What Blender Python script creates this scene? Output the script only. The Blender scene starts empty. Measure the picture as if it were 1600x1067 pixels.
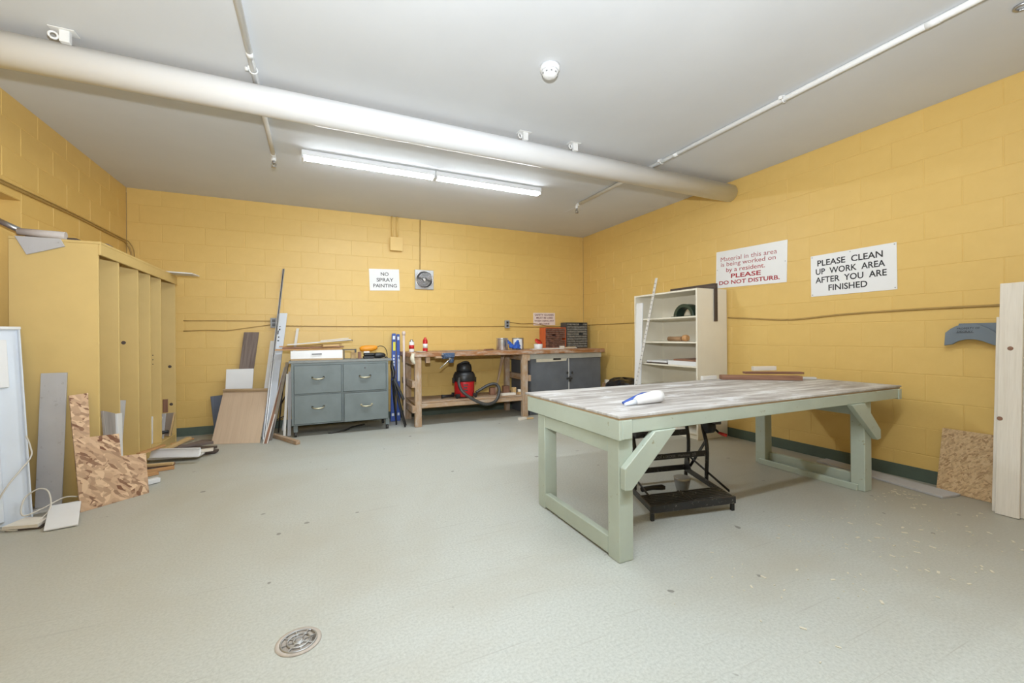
import bpy, bmesh, math, random
from mathutils import Vector, Matrix
random.seed(7)
scene = bpy.context.scene
COL = scene.collection

# ------------------------------------------------------------------ camera
H_CAM, YAW, ROLL, FPX = 1.1215, 0.43448, 0.00796, 658.24
XR, XL, YB, ZC, YF = 4.166, -1.907, 6.049, 2.82, -2.4      # room faces
cam = bpy.data.cameras.new('camera')
cam.sensor_width = 36.0
cam.lens = FPX / 1600.0 * 36.0
cam.shift_y = -(533.5 - 526.58) / 1600.0
cam.clip_start = 0.05
cam_o = bpy.data.objects.new('camera', cam)
COL.objects.link(cam_o)
_f = Vector((math.sin(YAW), math.cos(YAW), 0)); _r = Vector((math.cos(YAW), -math.sin(YAW), 0)); _u = Vector((0, 0, 1))
_rr = _r * math.cos(ROLL) - _u * math.sin(ROLL)
_uu = _r * math.sin(ROLL) + _u * math.cos(ROLL)
cam_o.matrix_world = Matrix(((_rr.x, _uu.x, -_f.x, 0), (_rr.y, _uu.y, -_f.y, 0), (_rr.z, _uu.z, -_f.z, H_CAM), (0, 0, 0, 1)))
scene.camera = cam_o

# ------------------------------------------------------------------ light
LAMP_EMIT = 50.0          # strength of the fluorescent diffusers
world = bpy.data.worlds.new('world'); scene.world = world
world.use_nodes = True
world.node_tree.nodes['Background'].inputs[0].default_value = (0.9, 0.95, 1.0, 1)
world.node_tree.nodes['Background'].inputs[1].default_value = 0.05
fl = bpy.data.lights.new('camera_flash', 'SPOT')             # the photographer's flash above the camera, tipped up
fl.energy = 300.0; fl.shadow_soft_size = 0.05; fl.color = (0.86, 0.93, 1.0); fl.spot_size = math.radians(160); fl.spot_blend = 0.55
fl_o = bpy.data.objects.new('camera_flash', fl); fl_o.location = (0.0, 0.0, 1.48); COL.objects.link(fl_o)
fl_o.rotation_euler = Vector((math.sin(YAW - 0.2), math.cos(YAW - 0.2), 1.15)).to_track_quat('-Z', 'Y').to_euler()
vs = scene.view_settings
vs.view_transform = 'Standard'; vs.look = 'None'; vs.gamma = 1.0; vs.use_curve_mapping = False
vs.exposure = 0.58

# ------------------------------------------------------------------ materials
MATS = {}
def _mat(name):
    m = bpy.data.materials.new(name); m.use_nodes = True
    nt = m.node_tree; b = nt.nodes['Principled BSDF']
    return m, nt, b
def _coord(nt, kind='UV', scale=(1, 1, 1)):
    tc = nt.nodes.new('ShaderNodeTexCoord'); mp = nt.nodes.new('ShaderNodeMapping')
    mp.inputs['Scale'].default_value = scale
    nt.links.new(tc.outputs[kind], mp.inputs[0]); return mp.outputs[0]
def _noise(nt, vec, scale, detail=4, rough=0.55, dist=0.0):
    n = nt.nodes.new('ShaderNodeTexNoise')
    n.inputs['Scale'].default_value = scale; n.inputs['Detail'].default_value = detail
    n.inputs['Roughness'].default_value = rough; n.inputs['Distortion'].default_value = dist
    nt.links.new(vec, n.inputs['Vector']); return n.outputs[0]
def _ramp(nt, fac, stops):
    r = nt.nodes.new('ShaderNodeValToRGB')
    el = r.color_ramp.elements
    while len(el) < len(stops): el.new(0.5)
    for e, (p, c) in zip(el, stops):
        e.position = p; e.color = (c[0], c[1], c[2], 1) if not isinstance(c, (int, float)) else (c, c, c, 1)
    nt.links.new(fac, r.inputs[0]); return r.outputs[0]
def _mix(nt, a, b, fac, mode='MIX'):
    m = nt.nodes.new('ShaderNodeMix'); m.data_type = 'RGBA'; m.blend_type = mode
    for s, v in ((m.inputs[0], fac), (m.inputs[6], a), (m.inputs[7], b)):
        if hasattr(v, 'links') or isinstance(v, bpy.types.NodeSocket): nt.links.new(v, s)
        elif isinstance(v, (int, float)): s.default_value = v
        else: s.default_value = (v[0], v[1], v[2], 1)
    return m.outputs[2]
def _bump(nt, b, h, strength, dist=0.01):
    n = nt.nodes.new('ShaderNodeBump'); n.inputs['Strength'].default_value = strength; n.inputs['Distance'].default_value = dist
    nt.links.new(h, n.inputs['Height']); nt.links.new(n.outputs[0], b.inputs['Normal'])
def sc(c, k): return tuple(min(1, x * k) for x in c)

def paint(name, col, rough=0.5, var=0.12, scale=6.0, metal=0.0, bump=0.0, wear=None, wear_amt=0.0, spec=0.5):
    """flat paint or plastic with slight mottling; optional worn patches of another colour"""
    if name in MATS: return MATS[name]
    m, nt, b = _mat(name)
    v = _coord(nt, 'Object')
    n = _noise(nt, v, scale, 5)
    c = _ramp(nt, n, [(0.3, sc(col, 1 - var)), (0.7, sc(col, 1 + var))])
    if wear:
        w = _noise(nt, v, scale * 5, 6, 0.7)
        f = _ramp(nt, w, [(0.62 - wear_amt * 0.3, 0.0), (0.66 - wear_amt * 0.3, 1.0)])
        c = _mix(nt, c, wear, f)
    nt.links.new(c, b.inputs['Base Color'])
    b.inputs['Roughness'].default_value = rough; b.inputs['Metallic'].default_value = metal
    b.inputs['Specular IOR Level'].default_value = spec
    if bump: _bump(nt, b, _noise(nt, v, scale * 20, 3), bump, 0.004)
    MATS[name] = m; return m
def wood(name, c1, c2, rough=0.6, gs=1.0, blotch=None):
    """grain runs along the U axis that every board carries"""
    if name in MATS: return MATS[name]
    m, nt, b = _mat(name)
    v = _coord(nt, 'UV', (2.2 * gs, 42 * gs, 1))
    n = _noise(nt, v, 1.0, 6, 0.6, 0.6)
    v2 = _coord(nt, 'UV', (6 * gs, 220 * gs, 1))
    n2 = _noise(nt, v2, 1.0, 3, 0.6)
    c = _ramp(nt, n, [(0.3, c1), (0.5, tuple((p + q) / 2 for p, q in zip(c1, c2))), (0.72, c2)])
    c = _mix(nt, c, sc(c1, 0.75), _ramp(nt, n2, [(0.5, 0.0), (0.8, 0.5)]))
    if blotch:
        v3 = _coord(nt, 'UV', (3, 7, 1))
        c = _mix(nt, c, blotch, _ramp(nt, _noise(nt, v3, 2.0, 5, 0.65), [(0.45, 0.0), (0.7, 0.85)]))
    nt.links.new(c, b.inputs['Base Color']); b.inputs['Roughness'].default_value = rough
    _bump(nt, b, n2, 0.12, 0.002)
    MATS[name] = m; return m
def osb(name, dark, light, scale=1.0):
    if name in MATS: return MATS[name]
    m, nt, b = _mat(name)
    outs = []
    for ang, sx, sy in ((0.35, 18, 48), (1.25, 22, 62), (-0.75, 15, 42), (2.3, 26, 66)):
        tc = nt.nodes.new('ShaderNodeTexCoord'); mp = nt.nodes.new('ShaderNodeMapping')
        r0 = nt.nodes.new('ShaderNodeMapping'); r0.inputs['Rotation'].default_value = (0, 0, ang)
        mp.inputs['Scale'].default_value = (sx * scale, sy * scale, 1)
        nt.links.new(tc.outputs['UV'], r0.inputs[0]); nt.links.new(r0.outputs[0], mp.inputs[0])
        nz = nt.nodes.new('ShaderNodeTexNoise'); nz.inputs['Scale'].default_value = 0.7
        nt.links.new(mp.outputs[0], nz.inputs['Vector'])
        ad = nt.nodes.new('ShaderNodeVectorMath'); ad.operation = 'MULTIPLY_ADD'
        nt.links.new(nz.outputs[1], ad.inputs[0]); ad.inputs[1].default_value = (0.8, 0.8, 0); nt.links.new(mp.outputs[0], ad.inputs[2])
        vo = nt.nodes.new('ShaderNodeTexVoronoi'); vo.inputs['Scale'].default_value = 1.0; vo.voronoi_dimensions = '2D'
        nt.links.new(ad.outputs[0], vo.inputs['Vector'])
        outs.append(vo)
    mid = tuple((p + q) / 2 for p, q in zip(dark, light))
    def flake(vo):
        sp = nt.nodes.new('ShaderNodeSeparateColor'); nt.links.new(vo.outputs['Color'], sp.inputs[0])
        c = _ramp(nt, sp.outputs[0], [(0.0, dark), (0.3, mid), (0.65, sc(mid, 1.25)), (1.0, light)])
        return c, sp.outputs[1]
    c, f1 = flake(outs[0])
    for vo in outs[1:]:
        ck, f1 = flake(vo); c = _mix(nt, c, ck, _ramp(nt, f1, [(0.52, 0.0), (0.56, 1.0)]))
    nt.links.new(c, b.inputs['Base Color']); b.inputs['Roughness'].default_value = 0.65
    _bump(nt, b, f1, 0.15, 0.002)
    MATS[name] = m; return m
def block_mat():
    m, nt, b = _mat('yellow_block_paint')
    v = _coord(nt, 'Object')
    n = _noise(nt, v, 9.0, 4)
    base = _ramp(nt, n, [(0.3, (0.715, 0.480, 0.150)), (0.7, (0.750, 0.510, 0.166))])
    oi = nt.nodes.new('ShaderNodeObjectInfo')
    base = _mix(nt, base, (0.70, 0.465, 0.142), _ramp(nt, oi.outputs['Random'], [(0.0, 0.0), (1.0, 0.35)]))
    sp = _noise(nt, v, 38.0, 2)
    base = _mix(nt, base, (0.33, 0.20, 0.05), _ramp(nt, sp, [(0.78, 0.0), (0.81, 0.55)]))
    nt.links.new(base, b.inputs['Base Color']); b.inputs['Roughness'].default_value = 0.42
    _bump(nt, b, _noise(nt, v, 60.0, 4, 0.7), 0.22, 0.004)
    return m
def floor_mat():
    m, nt, b = _mat('speckled_vinyl_floor')
    v = _coord(nt, 'Object')
    sp = _noise(nt, v, 90.0, 4, 0.72)
    base = _ramp(nt, sp, [(0.26, (0.385, 0.40, 0.365)), (0.5, (0.50, 0.515, 0.475)), (0.74, (0.585, 0.60, 0.56))])
    big = _noise(nt, v, 0.55, 4, 0.6, 0.4)
    base = _mix(nt, base, (0.42, 0.385, 0.30), _ramp(nt, big, [(0.47, 0.0), (0.72, 0.75)]))
    # sawdust and dirt trodden into the strips along the side walls and the back
    sx = nt.nodes.new('ShaderNodeSeparateXYZ'); nt.links.new(v, sx.inputs[0])
    warp = _noise(nt, v, 1.6, 5, 0.65)
    def band(sock, lo, hi):
        a = nt.nodes.new('ShaderNodeMath'); a.operation = 'MULTIPLY_ADD'
        nt.links.new(warp, a.inputs[0]); a.inputs[1].default_value = 1.2; nt.links.new(sock, a.inputs[2])
        mr = nt.nodes.new('ShaderNodeMapRange'); mr.inputs[1].default_value = lo; mr.inputs[2].default_value = hi
        nt.links.new(a.outputs[0], mr.inputs[0]); return mr.outputs[0]
    base = _mix(nt, base, (0.36, 0.325, 0.25), _ramp(nt, band(sx.outputs[0], 2.7, 4.7), [(0.0, 0.0), (1.0, 0.9)]))
    base = _mix(nt, base, (0.40, 0.355, 0.26), _ramp(nt, band(sx.outputs[0], 0.9, -1.2), [(0.0, 0.0), (1.0, 0.6)]))
    # scratches
    for rz, sxx in ((0.5, 1.0), (-0.9, 1.3)):
        tc = nt.nodes.new('ShaderNodeTexCoord'); mp = nt.nodes.new('ShaderNodeMapping')
        mp.inputs['Rotation'].default_value = (0, 0, rz); mp.inputs['Scale'].default_value = (1.2 * sxx, 60 * sxx, 1)
        nt.links.new(tc.outputs['Object'], mp.inputs[0])
        s = _noise(nt, mp.outputs[0], 1.0, 3, 0.5, 0.3)
        base = _mix(nt, base, (0.36, 0.35, 0.31), _ramp(nt, s, [(0.67, 0.0), (0.73, 0.5)]))
    dots = _noise(nt, v, 11.0, 1, 0.4)
    base = _mix(nt, base, (0.16, 0.15, 0.13), _ramp(nt, dots, [(0.765, 0.0), (0.78, 0.75)]))
    # faint 30 cm tile joints
    br = nt.nodes.new('ShaderNodeTexBrick'); br.offset = 0.0
    br.inputs['Scale'].default_value = 1.0; br.inputs['Brick Width'].default_value = 0.3048; br.inputs['Row Height'].default_value = 0.3048
    br.inputs['Mortar Size'].default_value = 0.0012; br.inputs['Mortar Smooth'].default_value = 0.3
    nt.links.new(v, br.inputs['Vector'])
    base = _mix(nt, base, (0.40, 0.40, 0.36), _ramp(nt, br.outputs['Fac'], [(0.0, 0.0), (1.0, 0.30)]))
    nt.links.new(base, b.inputs['Base Color'])
    nt.links.new(_ramp(nt, big, [(0.3, 0.38), (0.7, 0.55)]), b.inputs['Roughness'])
    _bump(nt, b, sp, 0.015, 0.002)
    return m
def worn_top_mat():
    m, nt, b = _mat('worn_painted_plywood')
    v = _coord(nt, 'Object', (1.6, 14, 1))
    n = _noise(nt, v, 1.0, 7, 0.65, 0.5)
    c = _ramp(nt, n, [(0.25, (0.13, 0.11, 0.105)), (0.40, (0.33, 0.30, 0.28)), (0.56, (0.54, 0.52, 0.50)), (0.72, (0.80, 0.80, 0.80))])
    v2 = _coord(nt, 'Object', (3.0, 4.0, 1))
    w = _noise(nt, v2, 1.3, 6, 0.7)
    c = _mix(nt, c, (0.78, 0.80, 0.83), _ramp(nt, w, [(0.55, 0.0), (0.66, 0.65)]))
    w2 = _noise(nt, v2, 2.6, 5, 0.7)
    c = _mix(nt, c, (0.38, 0.24, 0.15), _ramp(nt, w2, [(0.63, 0.0), (0.70, 0.6)]))
    nt.links.new(c, b.inputs['Base Color']); b.inputs['Roughness'].default_value = 0.6
    _bump(nt, b, n, 0.15, 0.003)
    return m
def emit_mat(name, col, s):
    m, nt, b = _mat(name)
    b.inputs['Base Color'].default_value = (*col, 1)
    b.inputs['Emission Color'].default_value = (*col, 1); b.inputs['Emission Strength'].default_value = s
    return m

BLOCK = block_mat(); FLOOR = floor_mat(); WORNTOP = worn_top_mat()
CEIL = paint('ceiling_paint', (0.655, 0.665, 0.68), 0.75, 0.03, 1.5, bump=0.1, spec=0.3)
BASE = paint('baseboard_green', (0.085, 0.115, 0.088), 0.5, 0.15, 4)
RACKY = paint('rack_yellow_paint', (0.66, 0.475, 0.185), 0.5, 0.05, 3, bump=0.05)
DUCTW = paint('duct_white', (0.79, 0.80, 0.82), 0.32, 0.02, 3)
PIPEW = paint('pipe_white', (0.78, 0.78, 0.77), 0.4, 0.04, 8)
METAL = paint('galvanised_metal', (0.42, 0.42, 0.42), 0.35, 0.15, 12, metal=0.8)
STEEL = paint('bright_steel', (0.65, 0.65, 0.66), 0.25, 0.1, 15, metal=0.9)
DARKM = paint('dark_metal', (0.06, 0.058, 0.055), 0.45, 0.2, 10, metal=0.4)
BLACK = paint('black_plastic', (0.018, 0.018, 0.019), 0.38, 0.2, 10)
BLACKP = paint('black_paint_worn', (0.02, 0.02, 0.02), 0.4, 0.2, 10, wear=(0.25, 0.24, 0.22), wear_amt=0.02)
WHITE = paint('white_melamine', (0.78, 0.78, 0.78), 0.35, 0.03, 4)
WHITEC = paint('white_cool_enamel', (0.70, 0.75, 0.82), 0.3, 0.04, 3)
LGREY = paint('light_grey_board', (0.50, 0.49, 0.49), 0.6, 0.06, 6, wear=(0.40, 0.38, 0.37), wear_amt=0.02)
SIGNW = paint('sign_white', (0.82, 0.82, 0.82), 0.35, 0.02, 4)
SIGNP = paint('sign_offwhite', (0.80, 0.68, 0.62), 0.45, 0.03, 6)
RED = paint('lettering_red', (0.38, 0.012, 0.025), 0.5, 0.1, 30)
REDL = paint('lettering_faded_red', (0.42, 0.10, 0.11), 0.5, 0.2, 25)
MAROON = paint('lettering_maroon', (0.16, 0.045, 0.055), 0.5, 0.1, 20)
INK = paint('lettering_black', (0.022, 0.022, 0.025), 0.5, 0.1, 20)
CABG = paint('cabinet_grey_green', (0.165, 0.195, 0.195), 0.5, 0.12, 5, wear=(0.32, 0.35, 0.35), wear_amt=-0.45)
CAB2 = paint('cabinet_slate_grey', (0.125, 0.135, 0.150), 0.55, 0.12, 6)
BRASS = paint('dull_brass', (0.50, 0.46, 0.33), 0.35, 0.15, 20, metal=0.7)
MINT = paint('mint_green_paint', (0.475, 0.535, 0.455), 0.5, 0.06, 4, wear=(0.33, 0.32, 0.20), wear_amt=-0.08)
CREAM = paint('cream_shelf_paint', (0.79, 0.735, 0.61), 0.5, 0.04, 3)
BENCHW = wood('bench_timber', (0.36, 0.225, 0.125), (0.50, 0.335, 0.20), 0.65, 1, blotch=(0.50, 0.44, 0.38))
BENCHTOP = wood('bench_top_edge', (0.26, 0.10, 0.03), (0.42, 0.20, 0.08), 0.5, 1, blotch=(0.58, 0.50, 0.42))
PINE = wood('pale_pine', (0.73, 0.66, 0.56), (0.82, 0.76, 0.67), 0.6)
YPINE = wood('yellow_pine', (0.58, 0.38, 0.16), (0.68, 0.48, 0.24), 0.6)
OPINE = wood('orange_pine', (0.48, 0.24, 0.09), (0.60, 0.34, 0.15), 0.6)
PLY = wood('birch_plywood', (0.58, 0.43, 0.30), (0.64, 0.49, 0.35), 0.6, 0.4)
PLYE = wood('plywood_edge', (0.44, 0.31, 0.18), (0.58, 0.43, 0.27), 0.7, 1)
GREYW = wood('weathered_wood', (0.13, 0.095, 0.08), (0.27, 0.21, 0.18), 0.75)
DARKW = wood('dark_stained_wood', (0.045, 0.032, 0.027), (0.11, 0.08, 0.065), 0.65)
BROWNW = wood('brown_wood', (0.20, 0.09, 0.055), (0.34, 0.18, 0.11), 0.6)
TAUPE = wood('taupe_board', (0.33, 0.27, 0.22), (0.39, 0.33, 0.27), 0.65, 0.4)
WEATH = wood('weathered_grey_board', (0.24, 0.21, 0.19), (0.40, 0.36, 0.33), 0.8, 0.8)
SAWN = wood('bluish_grey_board', (0.10, 0.12, 0.16), (0.15, 0.17, 0.22), 0.6, 0.4)
WHTW = wood('white_painted_wood', (0.64, 0.62, 0.58), (0.74, 0.72, 0.69), 0.55, 0.5)
OSBL = osb('osb_flakes', (0.17, 0.065, 0.028), (0.74, 0.52, 0.33), 0.9)
OSBR = osb('osb_fine_flakes', (0.34, 0.20, 0.09), (0.64, 0.46, 0.26), 2.2)
REDP = paint('vacuum_red', (0.52, 0.012, 0.018), 0.3, 0.06, 6)
REDB = paint('red_grip', (0.60, 0.035, 0.025), 0.4, 0.06, 10)
BLUE = paint('package_blue', (0.022, 0.075, 0.36), 0.4, 0.1, 8)
BLUEV = paint('vise_blue', (0.05, 0.085, 0.16), 0.45, 0.2, 20, wear=(0.5, 0.52, 0.55), wear_amt=0.1)
BLUEC = paint('blue_cloth', (0.03, 0.10, 0.42), 0.8, 0.25, 25)
ARCHB = paint('slate_blue_paint', (0.165, 0.20, 0.235), 0.5, 0.06, 6)
YELL = paint('label_yellow', (0.75, 0.70, 0.05), 0.5, 0.05, 6)
ORANGE = paint('sander_orange', (0.78, 0.30, 0.015), 0.4, 0.05, 8)
ORCAB = paint('orange_steel', (0.62, 0.12, 0.035), 0.45, 0.08, 8)
DKCAB = paint('charcoal_plastic', (0.062, 0.060, 0.056), 0.5, 0.1, 8)
SMOKE = paint('smoky_drawer_plastic', (0.20, 0.10, 0.075), 0.25, 0.45, 30, wear=(0.36, 0.30, 0.26), wear_amt=0.05)
SMOKEG = paint('grey_drawer_plastic', (0.17, 0.165, 0.15), 0.25, 0.4, 30, wear=(0.42, 0.41, 0.38), wear_amt=0.12)
PINKW = paint('pinkish_white', (0.66, 0.55, 0.50), 0.5, 0.08, 8)
WIREY = paint('painted_cable', (0.40, 0.25, 0.075), 0.5, 0.1, 10)
JBOXY = paint('junction_box_yellow', (0.76, 0.52, 0.18), 0.45, 0.03, 6)
CORDW = paint('cord_white', (0.66, 0.62, 0.55), 0.5, 0.05, 8)
GREENB = paint('dark_green_plastic', (0.025, 0.045, 0.03), 0.35, 0.3, 20)
CARD = paint('brown_cardboard', (0.34, 0.20, 0.10), 0.8, 0.15, 10)
PAPER = paint('aged_paper', (0.70, 0.65, 0.52), 0.8, 0.06, 10)
DIFF = emit_mat('lamp_diffuser', (0.84, 0.93, 1.0), LAMP_EMIT)

# ------------------------------------------------------------------ mesh helpers
def V(*a): return Vector(a)
ORG = {}
class MB:
    def __init__(s): s.v = []; s.f = []; s.sm = []
    def add(s, vs, fs, smooth=False):
        o = len(s.v); s.v += [Vector(p) for p in vs]
        for f in fs: s.f.append(tuple(o + i for i in f)); s.sm.append(smooth)
        return s
    def box(s, lo, hi):
        x0, y0, z0 = lo; x1, y1, z1 = hi
        return s.hexa([(x0, y0, z0), (x1, y0, z0), (x1, y1, z0), (x0, y1, z0)], [(x0, y0, z1), (x1, y0, z1), (x1, y1, z1), (x0, y1, z1)])
    def hexa(s, b, t):
        return s.add(list(b) + list(t), [(3, 2, 1, 0), (4, 5, 6, 7), (0, 1, 5, 4), (1, 2, 6, 5), (2, 3, 7, 6), (3, 0, 4, 7)])
    def bar(s, p0, p1, w, h, up=(0, 0, 1)):
        """rectangular bar from p0 to p1, h measured towards 'up', w sideways"""
        p0, p1 = Vector(p0), Vector(p1); d = (p1 - p0).normalized(); up = Vector(up)
        sd = d.cross(up).normalized(); u = sd.cross(d).normalized()
        a = sd * w / 2; c = u * h / 2
        return s.hexa([p0 - a - c, p1 - a - c, p1 + a - c, p0 + a - c], [p0 - a + c, p1 - a + c, p1 + a + c, p0 + a + c])
    def slab(s, pts, t):
        """front-face outline pts (counter-clockwise seen from the front), thickness t to the back"""
        P = [Vector(p) for p in pts]; n = Vector((0, 0, 0))
        for i in range(len(P)): n += (P[i] - P[0]).cross(P[(i + 1) % len(P)] - P[0])
        n.normalize(); k = len(P); B = [p - n * t for p in P]
        fs = [tuple(range(k)), tuple(range(2 * k - 1, k - 1, -1))]
        for i in range(k): j = (i + 1) % k; fs.append((i, i + k, j + k, j))
        return s.add(P + B, fs)
    def cyl(s, p0, p1, r0, r1=None, seg=16, cap=True):
        p0, p1 = Vector(p0), Vector(p1); r1 = r0 if r1 is None else r1
        d = (p1 - p0).normalized(); a = d.orthogonal().normalized(); b = d.cross(a)
        vs = []
        for p, r in ((p0, r0), (p1, r1)):
            for i in range(seg):
                t = 2 * math.pi * i / seg; vs.append(p + a * r * math.cos(t) + b * r * math.sin(t))
        s.add(vs, [(i, (i + 1) % seg, seg + (i + 1) % seg, seg + i) for i in range(seg)], True)
        if cap:
            o = len(s.v) - 2 * seg
            s.f += [tuple(o + i for i in range(seg - 1, -1, -1)), tuple(o + seg + i for i in range(seg))]; s.sm += [False, False]
        return s
    def tube(s, path, r, seg=8, sub=0):
        P = [Vector(p) for p in path]
        if sub:
            Q = []
            for i in range(len(P) - 1):
                a = P[max(i - 1, 0)]; b = P[i]; c = P[i + 1]; d = P[min(i + 2, len(P) - 1)]
                for k in range(sub):
                    t = k / sub
                    Q.append(0.5 * ((2 * b) + (c - a) * t + (2 * a - 5 * b + 4 * c - d) * t * t + (3 * b - a - 3 * c + d) * t ** 3))
            Q.append(P[-1]); P = Q
            if isinstance(r, (list, tuple)):
                r = [r[i // sub] + (r[min(i // sub + 1, len(r) - 1)] - r[i // sub]) * (i % sub) / sub for i in range(len(Q))]
        vs = []; n = None; k = len(P)
        for i in range(k):
            d = (P[min(i + 1, k - 1)] - P[max(i - 1, 0)])
            d = d.normalized() if d.length > 1e-9 else Vector((1, 0, 0))
            if n is None: n = d.orthogonal().normalized()
            n = (n - d * n.dot(d))
            n = n.normalized() if n.length > 1e-6 else d.orthogonal().normalized()
            b = d.cross(n); rr = r[i] if isinstance(r, (list, tuple)) else r
            vs += [P[i] + n * rr * math.cos(2 * math.pi * j / seg) + b * rr * math.sin(2 * math.pi * j / seg) for j in range(seg)]
        fs = [(i * seg + j, i * seg + (j + 1) % seg, (i + 1) * seg + (j + 1) % seg, (i + 1) * seg + j) for i in range(k - 1) for j in range(seg)]
        s.add(vs, fs, True)
        o = len(s.v) - k * seg
        s.f += [tuple(o + j for j in range(seg - 1, -1, -1)), tuple(o + (k - 1) * seg + j for j in range(seg))]; s.sm += [False, False]
        return s
    def lathe(s, prof, c, seg=24, axis=(0, 0, 1)):
        """prof: list of (radius, height) along axis from c"""
        c = Vector(c); ax = Vector(axis).normalized(); a = ax.orthogonal().normalized(); b = ax.cross(a)
        vs = []
        for r, h in prof:
            for j in range(seg):
                t = 2 * math.pi * j / seg; vs.append(c + ax * h + (a * math.cos(t) + b * math.sin(t)) * max(r, 1e-4))
        k = len(prof)
        fs = [(i * seg + j, i * seg + (j + 1) % seg, (i + 1) * seg + (j + 1) % seg, (i + 1) * seg + j) for i in range(k - 1) for j in range(seg)]
        s.add(vs, fs, True)
        o = len(s.v) - k * seg
        s.f += [tuple(o + j for j in range(seg - 1, -1, -1)), tuple(o + (k - 1) * seg + j for j in range(seg))]; s.sm += [False, False]
        return s
    def ring(s, c, axis, R, r, seg=20, rs=6, a0=0.0, a1=2 * math.pi):
        c = Vector(c); ax = Vector(axis).normalized(); a = ax.orthogonal().normalized(); b = ax.cross(a)
        return s.tube([c + (a * math.cos(a0 + (a1 - a0) * i / seg) + b * math.sin(a0 + (a1 - a0) * i / seg)) * R for i in range(seg + 1)], r, rs)
    def build(s, name, mat, parent=None, label=None, cat=None, group=None, kind=None, bevel=0.0, origin=None):
        bm = bmesh.new(); bv = [bm.verts.new(p) for p in s.v]
        for f, sm in zip(s.f, s.sm):
            try: fc = bm.faces.new([bv[i] for i in f]); fc.smooth = sm
            except ValueError: pass
        bmesh.ops.recalc_face_normals(bm, faces=bm.faces)
        if bevel:
            es = [e for e in bm.edges if len(e.link_faces) == 2 and e.calc_face_angle(0) > 0.5 and not (e.link_faces[0].smooth and e.link_faces[1].smooth)]
            try: bmesh.ops.bevel(bm, geom=es, offset=bevel, segments=1, affect='EDGES', clamp_overlap=True)
            except Exception: pass
        uv = bm.loops.layers.uv.new('UVMap'); ox, oy = random.uniform(0, 20), random.uniform(0, 20)
        # longest edge of the mesh gives the grain direction
        le = max(bm.edges, key=lambda e: e.calc_length()); g = (le.verts[1].co - le.verts[0].co).normalized()
        for fc in bm.faces:
            n = fc.normal; u = g - n * g.dot(n)
            if u.length < 0.2:
                u = n.orthogonal()
            u = u.normalized(); w = n.cross(u)
            for lp in fc.loops: lp[uv].uv = (lp.vert.co.dot(u) + ox, lp.vert.co.dot(w) + oy)
        if parent is not None: o0 = ORG[parent.name]
        elif origin is not None: o0 = Vector(origin)
        else:
            lo = [min(v.co[i] for v in bm.verts) for i in range(3)]; hi = [max(v.co[i] for v in bm.verts) for i in range(3)]
            o0 = Vector(((lo[0] + hi[0]) / 2, (lo[1] + hi[1]) / 2, lo[2]))
        bmesh.ops.translate(bm, verts=bm.verts, vec=-o0)
        me = bpy.data.meshes.new(name); bm.to_mesh(me); bm.free(); me.materials.append(mat)
        ob = bpy.data.objects.new(name, me); COL.objects.link(ob); ORG[ob.name] = o0
        if parent is not None: ob.parent = parent
        else: ob.location = o0
        if label: ob['label'] = label
        if cat: ob['category'] = cat
        if group: ob['group'] = group
        if kind: ob['kind'] = kind
        return ob
def thing(name, label, cat, loc, group=None, kind=None):
    o = bpy.data.objects.new(name, None); o.empty_display_size = 0.1; COL.objects.link(o); o.location = loc; ORG[o.name] = Vector(loc)
    if label: o['label'] = label
    if cat: o['category'] = cat
    if group: o['group'] = group
    if kind: o['kind'] = kind
    return o
def box(lo, hi): return MB().box(lo, hi)
def text(name, body, pos, ux, uy, width, height, mat, parent, bold=0.0, label=None):
    """lettering as a thin mesh, centred on pos, fitted to width x cap height"""
    cu = bpy.data.curves.new('t', 'FONT'); cu.body = body; cu.align_x = 'CENTER'; cu.align_y = 'CENTER'; cu.offset = bold; cu.resolution_u = 3
    to = bpy.data.objects.new('t', cu); COL.objects.link(to)
    dg = bpy.context.evaluated_depsgraph_get()
    me = bpy.data.meshes.new_from_object(to.evaluated_get(dg))
    bpy.data.objects.remove(to); bpy.data.curves.remove(cu)
    xs = [v.co.x for v in me.vertices]; ys = [v.co.y for v in me.vertices]
    sx = width / (max(xs) - min(xs)); sy = height / (max(ys) - min(ys)); cx = (max(xs) + min(xs)) / 2; cy = (max(ys) + min(ys)) / 2
    ux, uy, pos = Vector(ux), Vector(uy), Vector(pos); o0 = ORG[parent.name]
    co = [v.co.copy() for v in me.vertices]; polys = [tuple(p.vertices) for p in me.polygons]; bpy.data.meshes.remove(me)
    rng = sorted((min(co[i].x for i in p), max(co[i].x for i in p)) for p in polys)
    cuts, hi = [], rng[0][1]
    for a, b in rng:                                   # a gap as wide as a blank parts two words
        if a - hi > 0.20: cuts.append((a + hi) / 2)
        hi = max(hi, b)
    words = {}
    for p in polys: words.setdefault(sum(co[p[0]].x > c for c in cuts), []).append(p)
    ob = None
    for k in sorted(words):
        ids = sorted({i for p in words[k] for i in p}); ix = {i: j for j, i in enumerate(ids)}
        w = bpy.data.meshes.new(name)
        w.from_pydata([pos + ux * (co[i].x - cx) * sx + uy * (co[i].y - cy) * sy - o0 for i in ids], [], [tuple(ix[i] for i in p) for p in words[k]])
        w.update(); w.materials.append(mat)
        ob = bpy.data.objects.new(name, w); COL.objects.link(ob); ob.parent = parent; ORG[ob.name] = o0
        if label: ob['label'] = label
    return ob

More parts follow.
